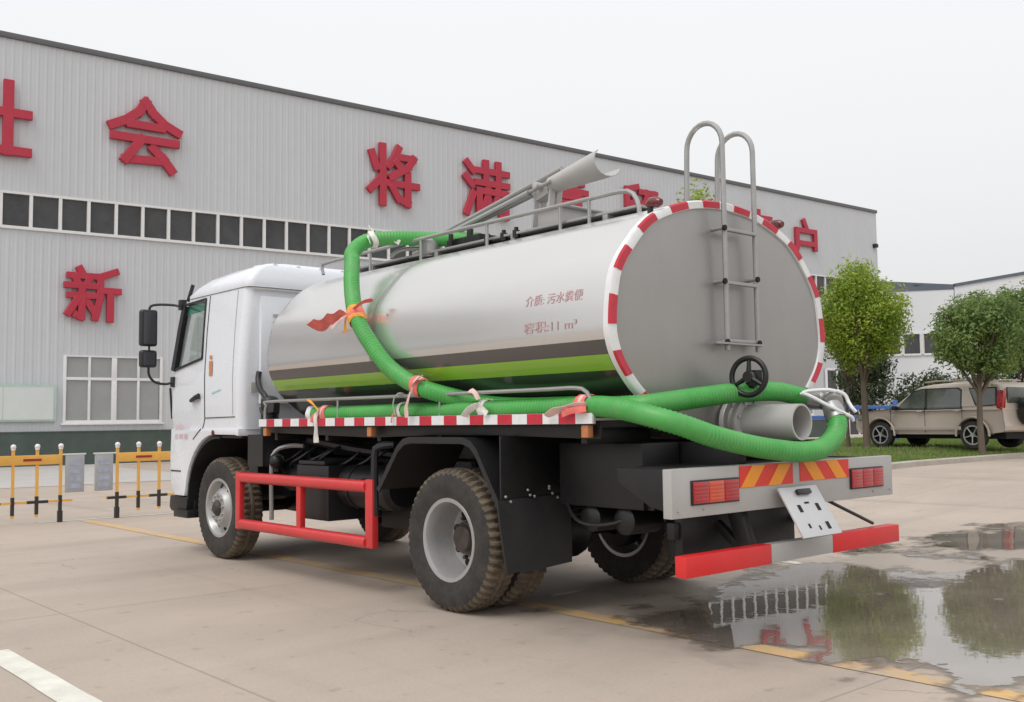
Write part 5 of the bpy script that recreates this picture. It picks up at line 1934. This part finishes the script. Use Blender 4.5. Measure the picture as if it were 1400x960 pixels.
# ---------------------------------------------------------------- barrier fences in front of the hall
def barrier(label, y_end, sgn, length, posts, dz=0.0):
    root = thing('barrier_fence', label, 'barrier', (11.4, y_end, 0), 0, 'yellow barrier fences across the yard')
    # sgn: +1 the fence runs to the left (+y) from its panel, -1 to the right
    b = MB()
    b.bx(-.025, .025, 0.34 * sgn, length * sgn, .82, .955)
    tr_ = b.build('top_rail', M['yellow'], root, bevel=.008)
    y = .55
    while y < length - .2:
        c = MB()
        c.bx(-.0295, -.0255, (y + .06) * sgn, (y + .30) * sgn, .872, .905)
        c.build('rail_mark', M['barrier_red'], tr_, smooth=0)
        y += .62
    b = MB()
    b.bx(-.012, .012, 0.0, .34 * sgn, .945, .965)
    b.build('rail_tip', M['frame_white'], root, smooth=0)
    b = MB()
    b.bx(-.014, .014, .18 * sgn, length * sgn, .285, .315)
    lr_ = b.build('lower_rail', M['yellow'], root, smooth=0)
    y = .26
    for q in range(int(length / .31) - 1):
        if q % 2 == (0 if sgn < 0 else 1):
            c = MB()
            c.bx(-.018, .018, (.20 + q * .31) * sgn, (.48 + q * .31) * sgn, .28, .32)
            c.build('dark_band', M['barrier_black'], lr_, smooth=0)
    for q in range(posts):
        yy = (.345 + q * .315) * sgn
        z0 = -.0 if q == 0 else .09
        b = MB()
        b.bx(-.018, .018, yy - .018, yy + .018, z0, 1.04)
        p_ = b.build('picket', M['yellow'], root, smooth=0)
        c = MB()
        c.bx(-.021, .021, yy - .021, yy + .021, .13 if q else .16, .38)
        if q == 0: c.bx(-.030, .030, yy - .030, yy + .030, .0, .16)
        c.build('dark_sleeve', M['barrier_black'], p_, smooth=0)
        c = MB()
        c.ball((0, yy, 1.075), .038, 12)
        c.cyl((0, yy, 1.03), (0, yy, 1.06), .03, 10)
        c.build('knob', M['frame_white'], p_)
    b = MB()
    b.bx(-.015, .015, .02 * sgn, .28 * sgn, .41, .94)
    pn = b.build('hanging_board', M['panel_grey'], root, bevel=.006)
    for z in (.50, .60, .71, .82):
        c = MB()
        c.bx(-.0185, -.0155, .07 * sgn, .23 * sgn, z - .03, z + .03)
        c.build('board_print', M['panel_blue'], pn, smooth=0)
    return root
barrier('yellow picket barrier with white knobs at the left edge, grey board on its right end', .60, 1, 5.2, 15)
barrier('yellow picket barrier between grey board and the white truck cab', .49, -1, 2.6, 7)

# ---------------------------------------------------------------- trees
def crown_mesh(name, seed, rx, ry, rz, zc, n_clump, n_leaf, leaf, m_, taper=.25, flat=0.0):
    """many small leaves gathered in clumps over an uneven crown"""
    rnd = random.Random(seed)
    vs, fs = [], []
    cl = []
    while len(cl) < n_clump:
        p = Vector((rnd.uniform(-1, 1), rnd.uniform(-1, 1), rnd.uniform(-1, 1)))
        if p.length > 1 or p.length < .35 * rnd.random() ** .5: continue
        k_ = .82 + .42 * noise.noise(p * 1.9 + Vector((seed, 0, 0))) + .12 * noise.noise(p * 4 + Vector((0, seed, 0)))
        if p.length > .92 * k_: p = p.normalized() * .92 * k_
        w = 1 - taper * p.z if p.z > 0 else 1 + taper * .6 * p.z
        out_ = 1.14 if rnd.random() < .14 else 1.0
        cl.append((Vector((p.x * rx * w * out_, p.y * ry * w * out_, p.z * rz * out_ + zc)), rnd.uniform(.3, .5) if out_ > 1 else rnd.uniform(.5, 1.0)))
    for c, sz in cl:
        cr_ = .19 * (rx + rz) / 2 * (0.6 + .7 * sz) * 1.15
        for i in range(int(n_leaf * sz)):
            d = Vector((rnd.gauss(0, 1), rnd.gauss(0, 1), rnd.gauss(0, 1)))
            if d.length < 1e-3: continue
            d.normalize()
            p = c + d * cr_ * rnd.random() ** .45 * Vector((1, 1, .8)).length / 1.6
            # leaves face outwards and hang a little
            nrm = (d + Vector((rnd.gauss(0, .6), rnd.gauss(0, .6), rnd.gauss(0, .6) + .5))).normalized()
            u, v = frame_of(nrm)
            a = rnd.random() * 6.28
            x_ = u * cos(a) + v * sin(a)
            y_ = nrm.cross(x_)
            L_ = leaf * rnd.uniform(.55, 1.5)
            n0 = len(vs)
            vs += [p - x_ * L_, p - y_ * L_ * .42 + nrm * L_ * .12, p + x_ * L_, p + y_ * L_ * .42 + nrm * L_ * .12]
            fs += [(n0, n0 + 1, n0 + 2), (n0, n0 + 2, n0 + 3)]
    b = MB()
    b.add(vs, fs)
    return b.mesh(name, m_, fix=False, smooth=0)
def tree(label, x, y, trunk_h, trunk_r, seed, rx, ry, rz, zc, n_clump, n_leaf, leaf, m_, lean=(0, 0), taper=.25, group='trees on the lawn', z=None, limbs=7):
    z0 = lz(x, y) - .02 if z is None else z
    root = thing('tree', label, 'tree', (x, y, z0), 0, group)
    rnd = random.Random(seed + 50)
    b = MB()
    top = zc + rz * .35
    P = spline([(0, 0, -.1), (.02, .01, trunk_h * .4), (lean[0] * .6, lean[1] * .6, trunk_h), (lean[0], lean[1], top)], .12)
    b.tube(P, [trunk_r * (1.25 if i == 0 else 1) * (1 - .72 * i / len(P)) for i in range(len(P))], 10)
    b.build('trunk', M['bark'], root, smooth=60)
    b = MB()
    for q in range(limbs):
        f = .80 + .2 * rnd.random()
        st = P[min(len(P) - 1, int(len(P) * (trunk_h / top) * f))]
        a = 2 * pi * q / limbs + rnd.random()
        e = Vector((cos(a) * rx * .62, sin(a) * ry * .62, zc + rz * rnd.uniform(-.35, .5)))
        m1 = st.lerp(e, .5) + Vector((0, 0, -.12))
        b.tube(spline([st, m1, e], .12), [trunk_r * .42 * (1 - .75 * i / 40) for i in range(len(spline([st, m1, e], .12)))], 6)
    b.build('branch', M['bark'], root, smooth=60)['kind'] = 'stuff'
    put('crown', crown_mesh('crown', seed, rx, ry, rz, zc, n_clump, n_leaf, leaf, m_, taper), root)
    return root
tree('bright green round tree just right of the tank, left of the parked car', 9.92, -18.62, 2.05, .10, 4, 1.22, 1.22, 1.52, 3.42, 260, 105, .048, M['leaf_bright'], (.05, .1), .10)
tree('thin trunked tree close behind the bright green tree', 10.9, -19.4, 2.1, .06, 9, 1.0, 1.0, 1.15, 3.2, 110, 85, .048, M['leaf_mid'], (-.05, -.1), .2)
tree('dark green tree with its trunk in front of the parked car', 6.82, -18.28, 1.75, .085, 14, 1.22, 1.22, 1.10, 2.86, 240, 105, .046, M['leaf_mid'], (0, 0), .12)
tree('leafy green tree at the right picture edge behind the tail of the beige car', 7.3, -22.6, 2.2, .09, 27, 1.5, 1.5, 1.30, 3.3, 200, 90, .052, M['leaf_mid'], (0, 0), .15)
tree('tree showing only its tip above the tank roof', 13.0, -15.6, 3.2, .10, 21, 1.0, 1.0, 1.9, 5.22, 90, 80, .06, M['leaf_bright'], (0, 0), .3, limbs=5)
for (x, y, h, s_, rx, rz, lab, m_) in (
        (16.2, -35.5, 2.0, 31, 2.2, 1.25, 'dark bushy tree behind the bonnet of the parked car', 'leaf_dark'),
        (12.4, -34.5, 3.0, 33, 1.9, 1.8, 'dark bushy tree behind the roof of the parked car', 'leaf_dark'),
        (9.0, -35.0, 3.0, 35, 2.4, 1.8, 'dark bushy tree behind the tail of the parked car', 'leaf_mid'),
        (18.0, -33.0, 3.6, 37, 1.3, 2.1, 'dark tree low behind the bright green tree', 'leaf_dark'),
        (6.2, -34.5, 2.9, 39, 2.4, 1.9, 'dark bushy tree at the far right edge', 'leaf_mid')):
    tree(lab, x, y, h * .6, .12, s_, rx, rx, rz, h * .72, 110, 75, .085, M[m_], (0, 0), .1, 'dark trees behind the parked cars')

# ---------------------------------------------------------------- parked cars
def car_suv(root, paint, trim):
    """length along x (front at +x), origin on the ground under the middle"""
    FX, RX, WR = 1.31, -1.31, .345
    hw = .885
    def archpts(cx, r, n=9):
        return [(cx + r * cos(radians(180 - 180 * q / n)), .36 + r * sin(radians(180 - 180 * q / n))) for q in range(n + 1)]
    # lower body outline
    out = [(-2.08, .42), (-1.74, .38)] + archpts(RX, .40) + [(-.86, .36), (.86, .36)] + archpts(FX, .40) + [(1.80, .36), (1.98, .40), (2.06, .52), (2.06, .78), (1.98, .90), (1.60, .985), (1.15, 1.02), (.95, 1.03), (-2.0, 1.05), (-2.10, .98), (-2.13, .72), (-2.16, .56), (-2.14, .46)]
    b = MB()
    secs = []
    for y, k_ in ((-.80, .97), (-.86, .99), (-hw, 1.0), (hw, 1.0), (.86, .99), (.80, .97)):
        cxm, czm = 0, .7
        sec = []
        for (x, z) in out:
            low = z < .80
            sec.append((x * (k_ if not low or abs(x) > 1.8 else 1), y if z < .95 else y * .985, czm + (z - czm) * (k_ if not low else 1)))
        secs.append(sec)
    b.loft(secs)
    body = b.build('body', paint, root, smooth=12)
    # greenhouse
    lv = []
    for z, xf, xr, w in ((.96, 1.10, -2.08, .868), (1.20, .80, -2.06, .806), (1.48, .42, -2.0, .733), (1.58, .22, -1.94, .69), (1.63, -.08, -1.87, .62), (1.655, -.4, -1.6, .45)):
        lv.append(rrect(xf, xr, w, z, .16, .16))
    b = MB()
    b.loft(lv)
    b.build('roof', paint, root, smooth=50)
    # windows
    wy = lambda z: .868 - (z - .96) * (.135 / .52) + .006
    def pane(poly, s_, name='side_window'):
        c = MB()
        n_ = len(poly)
        c.add([(x, s_ * wy(z), z) for x, z in poly] + [(x, s_ * (wy(z) - .03), z) for x, z in poly], [tuple(range(n_)), tuple(range(2 * n_ - 1, n_ - 1, -1))] + [(i, (i + 1) % n_, n_ + (i + 1) % n_, n_ + i) for i in range(n_)])
        c.build(name, M['car_glass'], root, smooth=0)
    def surround(poly, s_):
        cx_, cz_ = sum(p[0] for p in poly) / len(poly), sum(p[1] for p in poly) / len(poly)
        big = [(cx_ + (x - cx_) * (1 + .035 / max(.05, abs(x - cx_)) if abs(x - cx_) > .05 else 1), cz_ + (z - cz_) * (1 + .03 / max(.05, abs(z - cz_)))) for x, z in poly]
        c = MB()
        n_ = len(big)
        c.add([(x, s_ * (wy(z) - .002), z) for x, z in big] + [(x, s_ * (wy(z) - .03), z) for x, z in big], [tuple(range(n_)), tuple(range(2 * n_ - 1, n_ - 1, -1))] + [(i, (i + 1) % n_, n_ + (i + 1) % n_, n_ + i) for i in range(n_)])
        c.build('window_trim', M['black_plastic'], root, smooth=0)
    for s_ in (1, -1):
        for pl_ in ([(.80, 1.02), (.34, 1.44), (.20, 1.49), (.03, 1.50), (-.02, 1.01)], [(-.09, 1.01), (-.04, 1.50), (-.86, 1.50), (-.96, 1.44), (-1.0, 1.02)], [(-1.20, 1.48), (-1.42, 1.10), (-1.56, 1.07), (-1.90, 1.09), (-1.86, 1.48)]):
            surround(pl_, s_)
        pane([(.80, 1.02), (.34, 1.44), (.20, 1.49), (.03, 1.50), (-.02, 1.01)], s_)
        pane([(-.09, 1.01), (-.04, 1.50), (-.86, 1.50), (-.96, 1.44), (-1.0, 1.02)], s_)
        pane([(-1.20, 1.48), (-1.42, 1.10), (-1.56, 1.07), (-1.90, 1.09), (-1.86, 1.48)], s_)
        c = MB()
        c.bx(-1.02, .98, s_ * .878, s_ * .893, .47, .56)
        c.build('side_moulding', trim, root, bevel=.006)
        c = MB()
        for (cx) in (RX, FX):
            pts = [(cx + .435 * cos(radians(185 - 190 * q / 14)), s_ * .882, .355 + .435 * sin(radians(185 - 190 * q / 14))) for q in range(15)]
            c.tube(pts, .03, 6)
        c.build('arch_trim', paint, root)['kind'] = 'stuff'
        c = MB()
        for xx in (.98, -.03, -1.06):
            c.beam((xx, s_ * .886, .40), (xx, s_ * (.886 if xx > -1 else .886), 1.06), .006, .012)
        c.build('door_gap', M['dark_hole'], root, smooth=0)['kind'] = 'stuff'
        for xx in (.12, -.92):
            c = MB()
            c.bx(xx - .08, xx + .08, s_ * .88, s_ * .905, .93, .965)
            c.build('door_handle', paint, root, bevel=.008)
        c = MB()
        c.box((.78, s_ * .97, 1.04), (.10, .17, .12))
        c.build('wing_mirror', M['black_plastic'], root, bevel=.03)
        c = MB()
        c.box((-2.02, s_ * .775, 1.20), (.16, .16, .46), 0, (0, -.10, 0))
        c.build('tail_light', M['lens_red'], root, bevel=.03)
        c = MB()
        c.box((1.99, s_ * .70, .80), (.16, .30, .15), 0, (0, .2, 0))
        c.build('headlight', M['glass_ground'], root, bevel=.03)
        c = MB()
        c.tube([(.1, s_ * .60, 1.685), (-.2, s_ * .60, 1.71), (-1.5, s_ * .60, 1.71), (-1.75, s_ * .60, 1.68)], .018, 8)
        c.build('roof_rack', M['suv_trim'], root)
        for cx in (RX, FX):
            w_ = group_empty('wheel', root, (cx, s_ * .78, WR), (0, .3, 0 if s_ > 0 else pi))
            c = MB()
            c.lathe([(.20, -.08), (.24, -.105), (.32, -.10), (.345, -.07), (.345, .07), (.32, .10), (.24, .105), (.20, .08)], n=36)
            c.build('tyre', M['tyre'], w_, smooth=35)
            c = MB()
            c.lathe([(.24, .085), (.235, .10), (.215, .095), (.21, .03), (.0, .03)], n=32, mi=1)
            c.lathe([(.24, .104), (.243, .108), (.212, .108), (.208, .095)], n=32)
            for q in range(5):
                a = 2 * pi * q / 5
                c.beam((.03 * cos(a), .085, .03 * sin(a)), (.215 * cos(a), .098, .215 * sin(a)), .065, .02)
            c.cyl((0, .04, 0), (0, .106, 0), .055, 14)
            c.build('rim', [M['suv_wheel'], M['dark_hole']], w_, smooth=35)
    c = MB()
    c.add([(1.04, -.70, 1.02), (1.04, .70, 1.02), (.47, .60, 1.46), (.47, -.60, 1.46)], [(0, 1, 2, 3)])
    c.build('windscreen', M['car_glass'], root, smooth=0)
    c = MB()
    c.bx(-2.092, -2.05, -.6, .6, 1.12, 1.5)
    c.build('rear_window', M['car_glass'], root, bevel=.01)
    c = MB()
    c.tube([(-2.17, 0, .92), (-2.36, 0, .92)], .34, 28)
    c.build('spare_wheel', M['black_plastic'], root)
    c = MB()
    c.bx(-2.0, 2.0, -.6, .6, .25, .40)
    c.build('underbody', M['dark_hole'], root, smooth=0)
def place_car(label, cat, x, y, rz, paint, trim):
    r_ = thing('parked_car', label, cat, (x, y, lz(x, y) - .01), rz, 'cars parked on the lawn')
    car_suv(r_, paint, trim)
    return r_
# nose to the left in view, parked across the line of sight
ang = -.131
place_car('beige five door off roader parked on the grass, nose to the left', 'car', 8.60, -20.18, ang, M['suv'], M['suv_trim'])
place_car('dark car just showing at the right picture edge behind the beige car', 'car', 6.9, -25.4, ang - radians(4), M['car_dark'], M['car_dark'])

# blue guard fence behind the car and a slim blue post by the bumper
fe = thing('guard_fence', 'low blue rail fence with posts behind the bonnet of the beige car', 'fence', (13.2, -26.4, lz(13.2, -26.4)))
for z in (.80, 1.12):
    b = MB()
    b.beam((2.5, 3.6, z), (-2.5, -3.6, z), .06, .12)
    b.build('rail', M['blue'], fe, bevel=.01)
for q in range(5):
    b = MB()
    p = Vector((2.5, 3.6, 0)).lerp(Vector((-2.5, -3.6, 0)), q / 4)
    b.bx(p.x - .06, p.x + .06, p.y - .06, p.y + .06, 0, 1.35)
    b.build('post', M['blue'], fe, bevel=.01)
